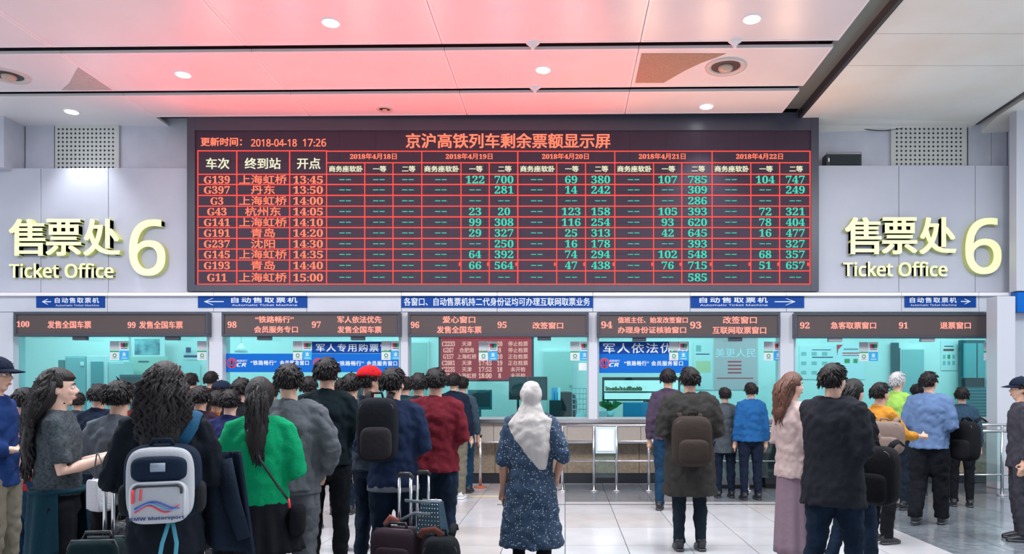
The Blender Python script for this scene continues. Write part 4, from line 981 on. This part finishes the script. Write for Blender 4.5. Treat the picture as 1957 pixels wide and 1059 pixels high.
        o = b.build('headscarf', cloth('scarf_white', (.62, .575, .55), .3, 14), r); remesh(o, .012, 3, .022)
    if cap:
        b = MB(); n, k = 28, 8; vs = []
        for i in range(k + 1):
            ph = PI / 2 * i / k
            for j in range(n): th = 2 * PI * j / n; vs.append((.094 * math.cos(ph) * math.cos(th), -.008 + .115 * math.cos(ph) * math.sin(th), 1.655 + .098 * math.sin(ph)))
        b.add(vs, [(i * n + j, i * n + (j + 1) % n, (i + 1) * n + (j + 1) % n, (i + 1) * n + j) for i in range(k) for j in range(n)], 0, True)
        for sg in (0, .006):
            pass
        vs = []; m2 = 12
        for i in range(4):
            for j in range(m2 + 1):
                th = PI * (.12 + .76 * j / m2); t_ = i / 3; vs.append((.094 * math.cos(th) * (1 - .05 * t_), -.008 + .115 * math.sin(th) + .075 * t_ * math.sin(PI * j / m2) ** .6, 1.658 - .02 * t_ - .012 * (math.cos(th)) ** 2))
        b.add(vs, [(i * (m2 + 1) + j, i * (m2 + 1) + j + 1, (i + 1) * (m2 + 1) + j + 1, (i + 1) * (m2 + 1) + j) for i in range(3) for j in range(m2)], 0, True)
        b.ell((0, -.008, 1.755), (.009, .009, .005), 0, 8, 5)
        xf_head(b, 0, yaw, pitch); o = b.build('cap', cap, r); so = o.modifiers.new('thick', 'SOLIDIFY'); so.thickness = .004
    return r

def C(name, rgb, **k): return cloth(name, rgb, **k)
BLKC = C('black_cloth', (.010, .012, .018)); NAVYC = C('navy_cloth', (.012, .022, .05)); JEAN = C('blue_denim', (.018, .075, .16), bs=90, vary=.45, vscale=7); JEAND = C('dark_denim', (.012, .03, .065), bs=90, vary=.4, vscale=7)
JEANB = C('black_denim', (.010, .014, .020), bs=90, vary=.3, vscale=7); GREYC = C('grey_jersey', (.16, .175, .20), bs=40, vary=.18, vscale=12); KHAKI = C('khaki_cloth', (.24, .22, .17)); MAROON = C('maroon_cloth', (.20, .018, .032))
GREEN = C('green_knit', (.0, .42, .17), bs=160, bump=.6); SHOEW = mat('white_shoe', (.62, .62, .63), .5)
m = bpy.data.materials.new('red_plaid'); m.use_nodes = True; nt = m.node_tree; N = nt.nodes.new; tc = N('ShaderNodeTexCoord'); ch = N('ShaderNodeTexChecker'); ch.inputs['Scale'].default_value = 16
ch.inputs['Color1'].default_value = (.30, .01, .02, 1); ch.inputs['Color2'].default_value = (.01, .006, .01, 1); nt.links.new(tc.outputs['Object'], ch.inputs['Vector']); nt.links.new(ch.outputs[0], nt.nodes['Principled BSDF'].inputs['Base Color']); nt.nodes['Principled BSDF'].inputs['Roughness'].default_value = .85; PLAID = m
m = bpy.data.materials.new('floral_dress'); m.use_nodes = True; nt = m.node_tree; N = nt.nodes.new; tc = N('ShaderNodeTexCoord'); vo = N('ShaderNodeTexVoronoi'); vo.inputs['Scale'].default_value = 48; cr = N('ShaderNodeValToRGB')
cr.color_ramp.elements[0].position = .16; cr.color_ramp.elements[0].color = (.42, .46, .50, 1); cr.color_ramp.elements[1].position = .24; cr.color_ramp.elements[1].color = (.012, .035, .075, 1)
nt.links.new(tc.outputs['Object'], vo.inputs['Vector']); nt.links.new(vo.outputs['Distance'], cr.inputs[0]); nt.links.new(cr.outputs[0], nt.nodes['Principled BSDF'].inputs['Base Color']); nt.nodes['Principled BSDF'].inputs['Roughness'].default_value = .8; FLORAL = m
TWEED = C('grey_tweed', (.12, .14, .155), bs=120, col2=(.03, .04, .05), vscale=60)

T = lambda mt, **k: dict(kind='jacket', mat=mt, **k)
J = lambda mt, k='jeans', **q: dict(kind=k, mat=mt, **q)
# ---- left crowd, nearest first
person(-8, 690, 5.1, 1.72, 'person at the left edge in a dark cap, blue jacket and khaki trousers', -80, T(C('blue_jacket', (.012, .045, .18)), hem=.84), J(KHAKI, 'trousers', loose=.022), arms=('bent', 'bent'), vox=.009, cap=NAVYC, sk=0)
person(50, 745, 5.9, 1.52, 'person in a red plaid shirt and blue jeans carrying the pink backpack', -25, T(PLAID, hem=.80, name='plaid_shirt'), J(JEAN, loose=.02), arms=('bent', 'bent'), shoes=SHOEW, vox=.011)
person(112, 717, 4.3, 1.62, 'woman with very long black wavy hair and a tweed blouse holding a phone', -62, T(TWEED, hem=.95, sleeve=.42, name='blouse', fold=.02), J(BLKC, 'trousers', loose=.012), hair='wavy', hair_len=1.08, wide=1.3, arms=('phone', 'phone'), vox=.0075, sk=2, shoes=BLKC and M_BLK, yaw=.15)
person(190, 735, 6.7, 1.56, 'short-haired person in a navy top queuing just right of the wavy-haired woman', 5, T(NAVYC), J(JEAND), arms=('pocket', 'down'))
person(316, 700, 3.62, 1.63, 'long-haired woman in a black jacket wearing the large white and navy backpack', 22, T(C('black_jacket', (.010, .016, .026)), hem=.74, thick=.022, sr=.028), J(BLKC, 'trousers', loose=.012), hair='wavy', hair_len=1.18, wide=1.02, arms=('strap', 'bent'), vox=.008)
person(228, 745, 4.75, 1.56, 'person in a grey sweater half hidden behind the white backpack', 8, T(C('grey_sweater', (.17, .20, .24)), name='sweater', thick=.02), J(BLKC, 'trousers'), arms=('down', 'bent'))
person(270, 745, 6.1, 1.57, 'person with a red collar standing behind the backpack woman', 0, T(C('red_top', (.30, .03, .03))), J(JEAND))
person(383, 742, 6.6, 1.54, 'person in a dark plum coat right of the backpack woman', 6, T(C('plum_coat', (.045, .02, .035)), hem=.7), J(BLKC, 'trousers'))
person(415, 752, 7.4, 1.50, 'person in an orange top carrying a red bag behind the green sweater', -8, T(C('orange_top', (.50, .16, .03))), J(JEAN))
person(440, 748, 6.2, 1.505, 'person in a blue-violet jacket left of the green sweater', 4, T(C('violet_jacket', (.03, .035, .14))), J(JEAND), sk=2)
person(365, 717, 10.3, 1.75, 'dark-haired person queuing at the counter beside the first pillar', 0, T(NAVYC), J(JEAND), vox=.014)
person(404, 712, 10.9, 1.79, 'man with neat black hair seen against the first white pillar', 0, T(C('brown_jacket', (.10, .05, .03))), J(JEAN), vox=.014)
person(425, 735, 8.2, 1.60, 'person in a dark flat hat behind the blue-violet jacket', -60, T(BLKC), J(BLKC, 'trousers'), cap=NAVYC)
person(497, 727, 4.4, 1.57, 'woman in a bright green knitted sweater and black skirt with a long ponytail', 14, T(GREEN, name='sweater', hem=.90, thick=.026, sr=.030, fold=.022, waist=1.02), dict(kind='skirt', mat=BLKC, hem=.60, flare=.27, top=.98, pleats=16, legs=C('black_tights', (.008, .008, .010))), hair='long', hair_len=1.20, wide=.62, arms=('bent', 'bent'), vox=.0085, hm=M_HAIR)
person(552, 700, 4.95, 1.675, 'man in a loose grey tracksuit behind the green sweater', 16, T(GREYC, name='sweatshirt', thick=.034, sr=.036, hem=.86, flare=1.0, band=GREYC, fold=.04), J(GREYC, 'trousers', loose=.028), arms=('pocket', 'bent'), build=1.12, vox=.009)
person(625, 687, 5.75, 1.755, 'tall man in a black jacket and black jeans right of the grey tracksuit', 14, T(C('dark_green_jacket', (.008, .020, .028)), thick=.024, hem=.90), J(JEANB, loose=.006), arms=('bent', 'bent'), vox=.009, yaw=-.2)
person(672, 712, 6.9, 1.66, 'person half hidden between the black jacket and the red cap', 0, T(BLKC), J(JEAND))
person(708, 703, 6.1, 1.69, 'person in a bright red cap looking right', -35, T(C('slate_jacket', (.05, .07, .10))), J(JEAND), cap=C('red_cap', (.62, .012, .02), bs=60, bump=.1), arms=('down', 'down'), yaw=-.3)
person(752, 706, 5.45, 1.665, 'man in a navy jacket and jeans wearing a dark backpack beside the suitcases', 4, T(C('navy_jacket', (.018, .035, .09)), thick=.026, hem=.82, band=C('grey_hem', (.2, .22, .26))), J(JEAND, loose=.012), arms=('bent', 'bent'), build=1.06, vox=.009, yaw=-.35, shoes=SHOEW)
person(800, 715, 7.6, 1.68, 'dark-haired person between the navy and maroon jackets', 6, T(C('slate2', (.04, .05, .07))), J(JEAND))
person(833, 708, 6.3, 1.69, 'man in a maroon jacket and dark jeans beside the suitcase handles', -4, T(MAROON, thick=.030, hem=.83, fold=.03), J(JEAND, loose=.016), arms=('bent', 'bent'), build=1.12, vox=.010, yaw=.1)
person(868, 716, 10.3, 1.745, 'person in khaki trousers near the counter behind the maroon jacket', -8, T(NAVYC), J(KHAKI, 'trousers', loose=.02), shoes=SHOEW, vox=.014)
person(884, 722, 10.9, 1.71, 'person in blue jeans at the counter, rightmost of the left crowd', -10, T(C('slate3', (.06, .10, .14))), J(JEAN), vox=.014)
person(1015, 737, 5.4, 1.56, 'woman in a pale headscarf and navy floral dress standing alone', -6, T(FLORAL, name='dress', hem=.40, flare=1.22, thick=.034, sleeve=.60, sr=.034, fold=.03, waist=1.1), J(BLKC, 'trousers', loose=.004), hair='scarf', arms=('pocket', 'down'), vox=.007, sk=3)
person(335, 745, 7.9, 1.52, 'person in a dark green coat seen between the backpack woman and the plum coat', 0, T(C('bottle_coat', (.012, .03, .025)), hem=.7), J(BLKC, 'trousers'), vox=.013)
person(462, 726, 7.2, 1.62, 'dark-haired person in a black coat just behind the green sweater', -12, T(BLKC, hem=.7), J(BLKC, 'trousers'), vox=.013)
person(590, 722, 8.0, 1.655, 'person in a brown coat between the tracksuit and the tall black jacket', 10, T(C('umber_coat', (.06, .035, .03)), hem=.75), J(BLKC, 'trousers'), vox=.013)
person(148, 752, 8.6, 1.48, 'person in a grey-blue coat behind the short-haired person in navy', 20, T(C('grey_blue_coat', (.05, .07, .10)), hem=.7), J(JEAND), vox=.013)
person(85, 748, 7.6, 1.505, 'person in a black parka behind the pink backpack', -10, T(BLKC, hem=.7), J(JEAND), vox=.013)
person(775, 722, 9.4, 1.68, 'person in a teal jacket deep in the queue before the second pillar', 0, T(C('deep_teal', (.01, .06, .08))), J(JEAND), vox=.014)
person(655, 725, 9.0, 1.655, 'person in a light grey jacket deep in the queue below the blue banner', 0, T(C('light_grey_jacket', (.22, .23, .25))), J(JEAND), vox=.014)
person(520, 735, 9.2, 1.59, 'person in a wine red top deep in the queue below the blue banner', 0, T(C('wine_top', (.14, .02, .03))), J(JEAND), vox=.014)
# ---- right crowd
person(1752, 735, 10.7, 1.60, 'person in a pink top at the counter behind the light blue shirt', -10, T(C('pink_top', (.55, .22, .22))), J(NAVYC, 'trousers'), vox=.014)
person(1385, 742, 10.4, 1.55, 'person in a grey coat at the counter between olive coat and bright blue jacket', 0, T(C('grey_coat', (.10, .12, .14)), hem=.7), J(NAVYC, 'trousers'), vox=.014)
person(1318, 705, 6.95, 1.72, 'man in a long dark olive coat in front of the fourth window', 2, T(C('olive_coat', (.055, .052, .05)), hem=.52, thick=.05, sr=.045, flare=1.05), J(C('slate_trousers', (.015, .028, .045)), 'trousers', loose=.010), arms=('bent', 'bent'), build=1.15, vox=.010, shoes=M_BLK)
person(1277, 705, 9.3, 1.78, 'person in a plum jacket at the window left of the olive coat', -14, T(C('plum2', (.10, .07, .12))), J(JEAN), vox=.013)
person(1435, 733, 10.2, 1.615, 'person in a bright blue jacket at the counter right of the olive coat', 4, T(C('bright_blue', (.02, .13, .36)), thick=.03), J(NAVYC, 'trousers'), vox=.013)
person(1515, 716, 6.3, 1.65, 'woman with auburn hair, pale pink coat and long mauve skirt', -75, T(C('pink_coat', (.56, .42, .40)), hem=.80, thick=.02), dict(kind='skirt', mat=C('mauve_skirt', (.30, .21, .26)), hem=.12, flare=.19, top=.98, pleats=9), hair='long', hair_len=1.30, wide=.9, hm=M_HAIRB, arms=('phone', 'bent'), vox=.010, sk=2)
person(1593, 698, 5.15, 1.685, 'large man in a black jacket and navy jeans, nearest of the right crowd', -55, T(C('charcoal_jacket', (.022, .024, .034)), hem=.72, thick=.045, sr=.035), J(JEAND, loose=.015), arms=('bent', 'forward'), build=1.18, vox=.009, stride=.14)
person(1632, 728, 6.1, 1.59, 'dark-haired woman in a black coat just right of the large man', -62, T(BLKC, hem=.62, thick=.03), J(JEAND), hair='long', hair_len=1.36, wide=.8, arms=('bent', 'phone'), vox=.010, stride=.12)
person(1683, 733, 7.3, 1.58, 'person in a yellow-orange top carrying a beige bag', -70, T(C('mustard_top', (.62, .27, .035)), name='shirt', sleeve=.9), J(BLKC, 'trousers', loose=.02), arms=('forward', 'bent'), sk=0)
person(1716, 713, 9.4, 1.74, 'white-haired person in a lime green shirt', -60, T(C('lime_shirt', (.35, .62, .12)), name='shirt'), J(C('slate_trousers', (0, 0, 0)), 'trousers'), hm=M_HAIRG, vox=.013)
person(1776, 713, 8.3, 1.715, 'man in a light blue shirt and loose black trousers walking on the right', -40, T(C('light_blue_shirt', (.14, .23, .42)), name='shirt', thick=.03, sr=.03), J(BLKC, 'trousers', loose=.035), arms=('bent', 'bent'), build=1.1, vox=.011, stride=.12, yaw=-.4)
person(1838, 742, 9.6, 1.55, 'person in a slate blue top right of the light blue shirt', -20, T(C('slate4', (.04, .09, .15))), J(BLKC, 'trousers'), vox=.013)
person(1950, 727, 7.4, 1.625, 'person in a dark cap and grey suit cut by the right edge', 70, T(C('grey_suit', (.07, .07, .09)), hem=.78), J(C('grey_suit', (0, 0, 0)), 'trousers'), cap=NAVYC, vox=.011)

# ================================================================== BAGS AND LUGGAGE
def at(px_, d, z, dy=0.0): return V(((px_ - PX0) * d / F, d + dy, z))
# large white and navy backpack on the black-jacket woman
NAVYB = C('pack_navy', (.012, .028, .06), bs=120); WHTB = C('pack_white', (.52, .54, .58), bs=120, bump=.15); PIPE = mat('pack_piping', (.55, .58, .62), .5)
d0 = 3.385; zb_ = WZ(1003, 3.33); zt_ = WZ(851, 3.33); xc = WX(309, d0); wq = 66 * 2 * d0 / F; hq = zt_ - zb_
r = empty('backpack', (xc, d0, zb_), 'large white and navy backpack with red and blue stripes on the black-jacket woman', 'backpack', rz=math.radians(20))
MB().ell((0, .06, hq / 2), (wq / 2, .10, hq / 2), e=.52, n=36, k=24).build('pack_body', NAVYB, r)
MB().ell((0, .0, hq * .50), (wq * .44, .075, hq * .47), e=.5, n=36, k=24).build('front_shell', WHTB, r)
MB().ell((0, -.045, hq * .70), (wq * .36, .055, hq * .165), e=.55, n=30, k=18).build('upper_pocket', NAVYB, r)
MB().ell((0, -.050, hq * .29), (wq * .38, .065, hq * .27), e=.48, n=30, k=18).build('lower_pocket', WHTB, r)
def arc(a0, a1, rx, rz, cx, cz, y, n=16): return [(cx + rx * math.cos(a0 + (a1 - a0) * k / (n - 1)), y, cz + rz * math.sin(a0 + (a1 - a0) * k / (n - 1))) for k in range(n)]
def rr_path(w_, z0, z1, y, n=9, rad=.035, yb=0):
    p = [(-w_, y + yb, z0)] + [(-w_ + rad - rad * math.cos(PI / 2 * k / n), y, z1 - rad + rad * math.sin(PI / 2 * k / n)) for k in range(n + 1)]
    return p + [(-q[0], q[1], q[2]) for q in reversed(p)]
MB().tube(rr_path(wq * .42, hq * .10, hq * .95, -.02, rad=.07, yb=.01), .007).build('shell_zip', NAVYB, r)
MB().tube(rr_path(wq * .30, hq * .40, hq * .50, -.108, rad=.02), .005).build('pocket_zip', M_BLK, r)
MB().tube(rr_path(wq * .335, hq * .12, hq * .54, -.100, rad=.035, yb=.0), .006).build('pocket_piping', PIPE, r)
MB().tube([(-wq * .30, -.112, hq * .47), (-wq * .30, -.12, hq * .30)], .006).build('zip_pull', M_RED, r)
MB().tube([(-wq * .20, -.114, hq * .47), (-wq * .21, -.121, hq * .33)], .004).build('zip_pull', M_RED, r)
b = MB()
for k, (mi, off) in enumerate(((1, .012), (2, .004), (0, -.005))):
    pts = [(-wq * .28 + wq * .56 * t_, -.1175 - (.001 if mi else 0), hq * .235 + off + hq * .045 * math.sin(2.6 * t_ * PI * (.75 + .12 * k) - .9)) for t_ in [q / 22 for q in range(23)]]
    b.tube(pts, [.0035] * 23, mi, 6)
b.build('stripes', [M_RED, mat('stripe_blue', (.02, .08, .42), .5), mat('stripe_light_blue', (.12, .33, .62), .5)], r)
MB().text(sans('BMW Motorsport', True), -wq * .34, wq * .34, hq * .075, hq * .125, -.1165, bold=.0006).build('lettering', M_NAVYP, r)
b = MB(); b.tube([(-.03, -.1, hq * .73), (.03, -.1, hq * .73)], [(.02, .008)] * 2, n=10); b.build('badge', mat('badge_grey', (.22, .27, .34), .5), r)
MB().tube([(-.05, .02, hq * .97), (-.035, .0, hq * 1.06), (.035, .0, hq * 1.06), (.05, .02, hq * .97)], .009).build('top_handle', NAVYB, r)
STR = C('strap_blue', (.015, .10, .20), bs=90)
for q in (-1, 1): MB().tube([(q * .05, .10, hq * .92), (q * .085, .11, hq * 1.06), (q * .112, .13, hq * 1.20), (q * .118, .20, hq * 1.34), (q * .118, .30, hq * 1.385), (q * .118, .40, hq * 1.28), (q * .118, .44, hq * .9)], [(.026, .007)] * 7, n=10, ref=(0, -1, 0)).build('shoulder_strap', STR, r)
for q in (-1, 1): MB().ell((q * wq * .47, .05, hq * .30), (.03, .07, hq * .20), e=.6).build('side_pocket', C('mesh_dark', (.02, .025, .03)), r)
b = MB(); b.tube([(.03, .02, .01), (.0, .01, -.10), (-.02, .02, -.22)], [(.009, .002)] * 3, n=6); b.tube([(.04, .02, .01), (.06, .01, -.10), (.05, .02, -.22)], [(.009, .002)] * 3, n=6); b.build('lanyard', mat('lanyard', (.05, .28, .38), .6), r)

def rucksack(px_, d, z0, h_, w_, dp, lab, m_, rz=0, m2=None, anchor=-.05):
    r = empty('backpack', at(px_, d, z0), lab, 'backpack', rz=math.radians(rz)); m2 = m2 or m_
    MB().ell((0, 0, h_ / 2), (w_ / 2, dp / 2, h_ / 2), e=.5, n=28, k=18).build('pack_body', m_, r)
    MB().ell((0, -dp * .42, h_ * .30), (w_ * .38, dp * .28, h_ * .25), e=.5, n=24, k=14).build('front_pocket', m2, r)
    MB().tube(rr_path(w_ * .40, h_ * .35, h_ * .92, -dp * .36, rad=.05), .006).build('zip', M_DARKM, r)
    MB().tube([(-.04, 0, h_ * .96), (-.03, -.01, h_ * 1.07), (.03, -.01, h_ * 1.07), (.04, 0, h_ * .96)], .009).build('top_handle', m2, r)
    for q in (-1, 1): MB().tube([(q * w_ * .22, dp * .3, h_ * .93), (q * w_ * .28, dp * .4, h_ * 1.03), (q * w_ * .30, dp * .8, h_ * 1.08), (q * w_ * .30, dp * 1.3, h_ * .98)], [(.024, .007)] * 4, n=8, ref=(0, -1, 0)).build('shoulder_strap', m2, r)
    return r
rucksack(722, 5.25, 1.0, .46, .29, .18, 'dark charcoal backpack worn over the navy jacket', C('charcoal_pack', (.018, .02, .028)), 6, C('charcoal_pack2', (.04, .035, .04)))
rucksack(1322, 6.68, .82, .46, .36, .22, 'brown-grey backpack worn over the long olive coat', C('brown_pack', (.065, .048, .042)), 0)
rucksack(38, 5.6, .84, .42, .24, .14, 'pale pink shiny backpack at the left edge', mat('pink_pack', (.62, .28, .28), .35, bump=.5, bscale=16), 35)
rucksack(1672, 5.45, .66, .44, .36, .18, 'large black shoulder bag between the large man and the woman', C('black_pack', (.014, .014, .018)), -50)
rucksack(1690, 7.0, .90, .32, .36, .16, 'beige bag held by the person in the mustard top', C('beige_bag', (.30, .22, .19)), -30)
rucksack(1845, 8.25, .72, .45, .30, .20, 'black backpack beside the light blue shirt', C('black_pack', (0, 0, 0)), -60)
# white-grey handbag
d0 = 3.95; z0 = WZ(977, d0); hh = WZ(916, d0) - z0
r = empty('handbag', at(191, d0, z0), 'pale grey boxy handbag hanging from the wavy-haired woman', 'handbag', rz=math.radians(-30))
GB = mat('grey_leather', (.46, .45, .48), .5, bump=.4, bscale=90)
MB().ell((0, 0, hh / 2), (.062, .045, hh / 2), e=.35, n=28, k=16).build('bag_body', GB, r)
MB().tube(rr_path(.055, .012, hh - .005, -.036, rad=.02), .005).build('piping', mat('bag_piping', (.60, .60, .62), .4), r)
MB().tube(rr_path(.055, .012, hh - .005, .036, rad=.02), .005).build('piping', mat('bag_piping', (0, 0, 0)), r)
MB().tube([(-.05, 0, hh * .95), (-.052, 0, hh + .06), (-.03, .0, hh + .14)], [(.006, .003)] * 3, n=6).build('strap', M_DARKM, r)
MB().tube([(.05, 0, hh * .95), (.045, 0, hh + .06), (-.02, .0, hh + .14)], [(.006, .003)] * 3, n=6).build('strap', M_DARKM, r)
MB().tube([(-.055, 0, hh * .88), (-.055, 0, hh * 1.02)], .009, n=8).build('buckle', M_STEEL, r); MB().tube([(.055, 0, hh * .88), (.055, 0, hh * 1.02)], .009, n=8).build('buckle', M_STEEL, r)
# jacket tied round the waist of the wavy-haired woman: a garment hanging over the hips
b = MB(); n, k = 48, 14; vs = []
for i in range(k + 1):
    t_ = i / k; z = 1.0 - .42 * t_
    for j in range(n):
        a = PI * (.62 + 1.42 * j / (n - 1)); q = .168 + .022 * t_ ** .7 + .008 * math.sin(a * 9 + 2 * t_); zz = z - .06 * t_ * math.cos(a - PI * 1.3)
        vs.append((q * math.cos(a), q * .82 * math.sin(a), zz))
fs = [(i * n + j, i * n + j + 1, (i + 1) * n + j + 1, (i + 1) * n + j) for i in range(k) for j in range(n - 1)]
r = empty('tied_jacket', at(112, 4.3, 0), 'teal blue jacket tied round the waist of the wavy-haired woman', 'jacket', rz=math.radians(-62)); r.scale = (.94,) * 3
o = b.add(vs, fs, 0, True).build('jacket_body', C('teal_jacket', (.008, .055, .085), bs=60, vary=.2, vscale=3), r); so = o.modifiers.new('thick', 'SOLIDIFY'); so.thickness = .012
MB().tube([(.170 * math.cos(a), .137 * math.sin(a), .985) for a in [2 * PI * q / 24 for q in range(24)]], [(.025, .016)] * 24, n=8, closed=True).build('tied_sleeves', C('teal_jacket', (0, 0, 0)), r)
# dark jacket carried on the arm of the backpack woman, with white figure 1
b = MB(); vs = []; n, k = 14, 16
for i in range(k + 1):
    t_ = i / k
    for j in range(n):
        s_ = j / (n - 1); vs.append((-.13 + .26 * s_ * (1 + .15 * t_) + .04 * t_, -.03 + .035 * math.sin(s_ * 9 + t_) + .02 * t_, .46 * (1 - t_) - .08 * s_ * t_))
fs = [(i * n + j + 1, i * n + j, (i + 1) * n + j, (i + 1) * n + j + 1) for i in range(k) for j in range(n - 1)]
r = empty('carried_jacket', at(408, 3.75, WZ(1035, 3.75)), 'dark navy jacket with a white figure 1 hanging from the backpack woman arm', 'jacket')
o = b.add(vs, fs, 0, True).build('jacket_cloth', C('denim_navy', (.014, .028, .055), bs=90, vary=.3, vscale=5), r); so = o.modifiers.new('thick', 'SOLIDIFY'); so.thickness = .02
b = MB(); b.tube([(.06, -.03, .42), (.11, -.04, .22), (.17, -.03, .02)], [(.05, .03), (.045, .025), (.035, .02)], n=14); b.build('sleeve', C('denim_navy', (0, 0, 0)), r)
MB().text(sans('1', True), -.045, -.010, .20, .27, -.078, bold=.001).build('number', M_WHT, r)
# crossbody bag strap of the green sweater woman
b = MB(); b.tube([(-.05, -.155, 1.40), (.03, -.175, 1.20), (.13, -.165, 1.04), (.19, -.13, .94)], [(.008, .004)] * 4, n=6)
r = empty('crossbody_bag', at(497, 4.4, 0), 'thin black crossbody bag strap over the green sweater', 'bag', rz=math.radians(14)); r.scale = (.915,) * 3
b.build('strap', M_BLK, r); MB().ell((.24, -.06, .80), (.05, .09, .10), e=.5).build('bag_body', BLKC, r); MB().tube([(.19, -.13, .95), (.20, -.13, .89)], .008, n=8).build('red_clip', M_RED, r)

def suitcase(px_, d, ztop, w_, dp, m_, lab, rz=0, handle=.40, hx=(-.06, .06), z0=.05, quilt=False, pocket=True):
    r = empty('suitcase', at(px_, d, 0), lab, 'suitcase', rz=math.radians(rz)); hc = ztop - z0
    MB().ell((0, 0, z0 + hc / 2), (w_ / 2, dp / 2, hc / 2), e=.28, n=36, k=20).build('case_body', m_, r)
    if pocket: MB().ell((w_ * .05, -dp * .46, z0 + hc * .42), (w_ * .40, dp * .14, hc * .36), e=.3, n=28, k=14).build('front_pocket', m_, r)
    MB().tube([(-w_ * .46, -dp * .30, z0 + .03), (-w_ * .46, -dp * .30, ztop - .04), (-w_ * .40, -dp * .30, ztop - .004), (w_ * .40, -dp * .30, ztop - .004), (w_ * .46, -dp * .30, ztop - .04), (w_ * .46, -dp * .30, z0 + .03)], .007).build('zip', M_DARKM, r)
    MB().tube([(-w_ * .46, dp * .22, z0 + .03), (-w_ * .46, dp * .22, ztop - .04), (-w_ * .40, dp * .22, ztop - .004), (w_ * .40, dp * .22, ztop - .004), (w_ * .46, dp * .22, ztop - .04), (w_ * .46, dp * .22, z0 + .03)], .006).build('zip', M_DARKM, r)
    MB().tube([(-.07, -dp * .05, ztop - .01), (-.06, -dp * .05, ztop + .03), (.06, -dp * .05, ztop + .03), (.07, -dp * .05, ztop - .01)], .011).build('carry_handle', M_BLK, r)
    for x in hx: MB().tube([(x, dp * .38, ztop - .1), (x, dp * .38, ztop + handle)], .0105).build('handle_tube', M_STEEL, r)
    MB().tube([(hx[0] - .012, dp * .38, ztop + handle - .005), (hx[0] + .01, dp * .38, ztop + handle + .02), (hx[1] - .01, dp * .38, ztop + handle + .02), (hx[1] + .012, dp * .38, ztop + handle - .005)], [(.016, .013)] * 4, n=12).build('grip', M_BLK, r)
    for x in (-w_ * .38, w_ * .38):
        for y in (-dp * .32, dp * .32): MB().tube([(x - .012, y, .03), (x + .012, y, .03)], .03, n=14).build('wheel', M_BLK, r)
    return r
PLUM = C('plum_case', (.055, .032, .045), bs=150, bump=.3)
r = suitcase(762, 5.0, WZ(1008, 5.0), .33, .22, PLUM, 'plum-brown fabric suitcase with a raised steel handle, bottom centre', -18, handle=.335, hx=(-.045, .045))
MB().ell((-.10, -.09, WZ(1008, 5.0) - .16), (.012, .012, .016), n=10, k=6).build('badge', M_WHT, r)
MB().tube([(-.12, .02, WZ(1003, 5.0) - .01), (-.06, .0, WZ(1003, 5.0) + .035), (.0, .0, WZ(1003, 5.0) + .02)], [(.02, .012), (.035, .016), (.02, .01)], n=12).build('luggage_tag', mat('tag_coral', (.22, .05, .04), .5), r)
suitcase(822, 5.25, WZ(1012, 5.25), .30, .20, C('black_case', (.02, .022, .028)), 'second black suitcase with a raised steel handle right of the plum suitcase', 8, handle=.385, hx=(-.095, -.015))
# studded handbag standing on the suitcase
d0 = 4.93; z0 = WZ(1022, d0); r = empty('studded_handbag', at(826, d0, z0), 'dark teal studded handbag strapped to the suitcase handles', 'handbag', rz=math.radians(-20)); hh = WZ(956, d0) - z0
TB = mat('teal_leather', (.02, .05, .075), .4, bump=.3, bscale=60)
w0, w1, dq = .105, .072, .055; vs = [(-w0, -dq, 0), (w0, -dq, 0), (w0, dq, 0), (-w0, dq, 0), (-w1, -dq * .55, hh), (w1, -dq * .55, hh), (w1, dq * .55, hh), (-w1, dq * .55, hh)]
MB().add(vs, [(0, 3, 2, 1), (4, 5, 6, 7), (0, 1, 5, 4), (1, 2, 6, 5), (2, 3, 7, 6), (3, 0, 4, 7)]).build('bag_body', TB, r, bevel=.014, seg=3)
ST = mat('stud', (.55, .68, .70), .2, 1.0)
for i in range(7):
    for j in range(8):
        t_ = (j + .7) / 8.6; x = (-1 + 2 * (i + .5) / 7) * .9 * (w0 + (w1 - w0) * t_); y = -dq + dq * .45 * t_
        MB().ell((x, y - .001, hh * t_), (.0042, .003, .0042), 0, 8, 5).build('stud', ST, r)
MB().tube([(-w1, 0, hh), (w1, 0, hh)], .007).build('top_frame', M_STEEL, r)
for (z, x0_) in ((hh * .96, -.20), (hh * .62, -.24)):
    MB().tube([(w1 * .2, -dq * .8, z), (-.10, -dq * 1.1, z + .004), (x0_, -.02, z - (.0 if z > hh * .9 else .06))], [(.011, .003)] * 3, n=6, ref=(0, -1, 0)).build('handle', mat('strap_grey', (.10, .13, .15), .5), r)
# small black bag on the floor right of the suitcases
r = rucksack(843, 4.85, .0, WZ(1024, 4.85) - .0, .26, .22, 'black travel backpack standing right of the plum suitcase', C('black_travel', (.014, .018, .022)), 5)
b = MB(); q_ = at(822, 4.75, WZ(1020, 4.75)); b.tube([(-.07, 0, -.02), (-.05, 0, .015), (.03, 0, .025), (.08, 0, -.01)], [(.022, .02)] * 4, n=12)
o = b.build('rolled_scarf', C('rust_cloth', (.14, .045, .035))); o.location = q_; tag(o, 'rust-coloured rolled cloth lying on the black travel backpack', 'cloth')
# quilted case and trolley at lower left
d0 = 4.0; r = suitcase(252, 4.05, WZ(992, 4.05), .12, .22, mat('quilted_case', (.09, .095, .11), .5, bump=1.0, bscale=40, col2=(.03, .03, .035), vscale=55), 'dark quilted suitcase standing behind the backpack woman legs', 0, handle=.1, hx=(-.03, .03), pocket=False)
r = suitcase(190, 3.8, WZ(1028, 3.8), .26, .20, C('dark_green_case', (.008, .03, .035)), 'dark green suitcase with one tall steel handle at lower left', 5, handle=.36, hx=(-.012, .03))
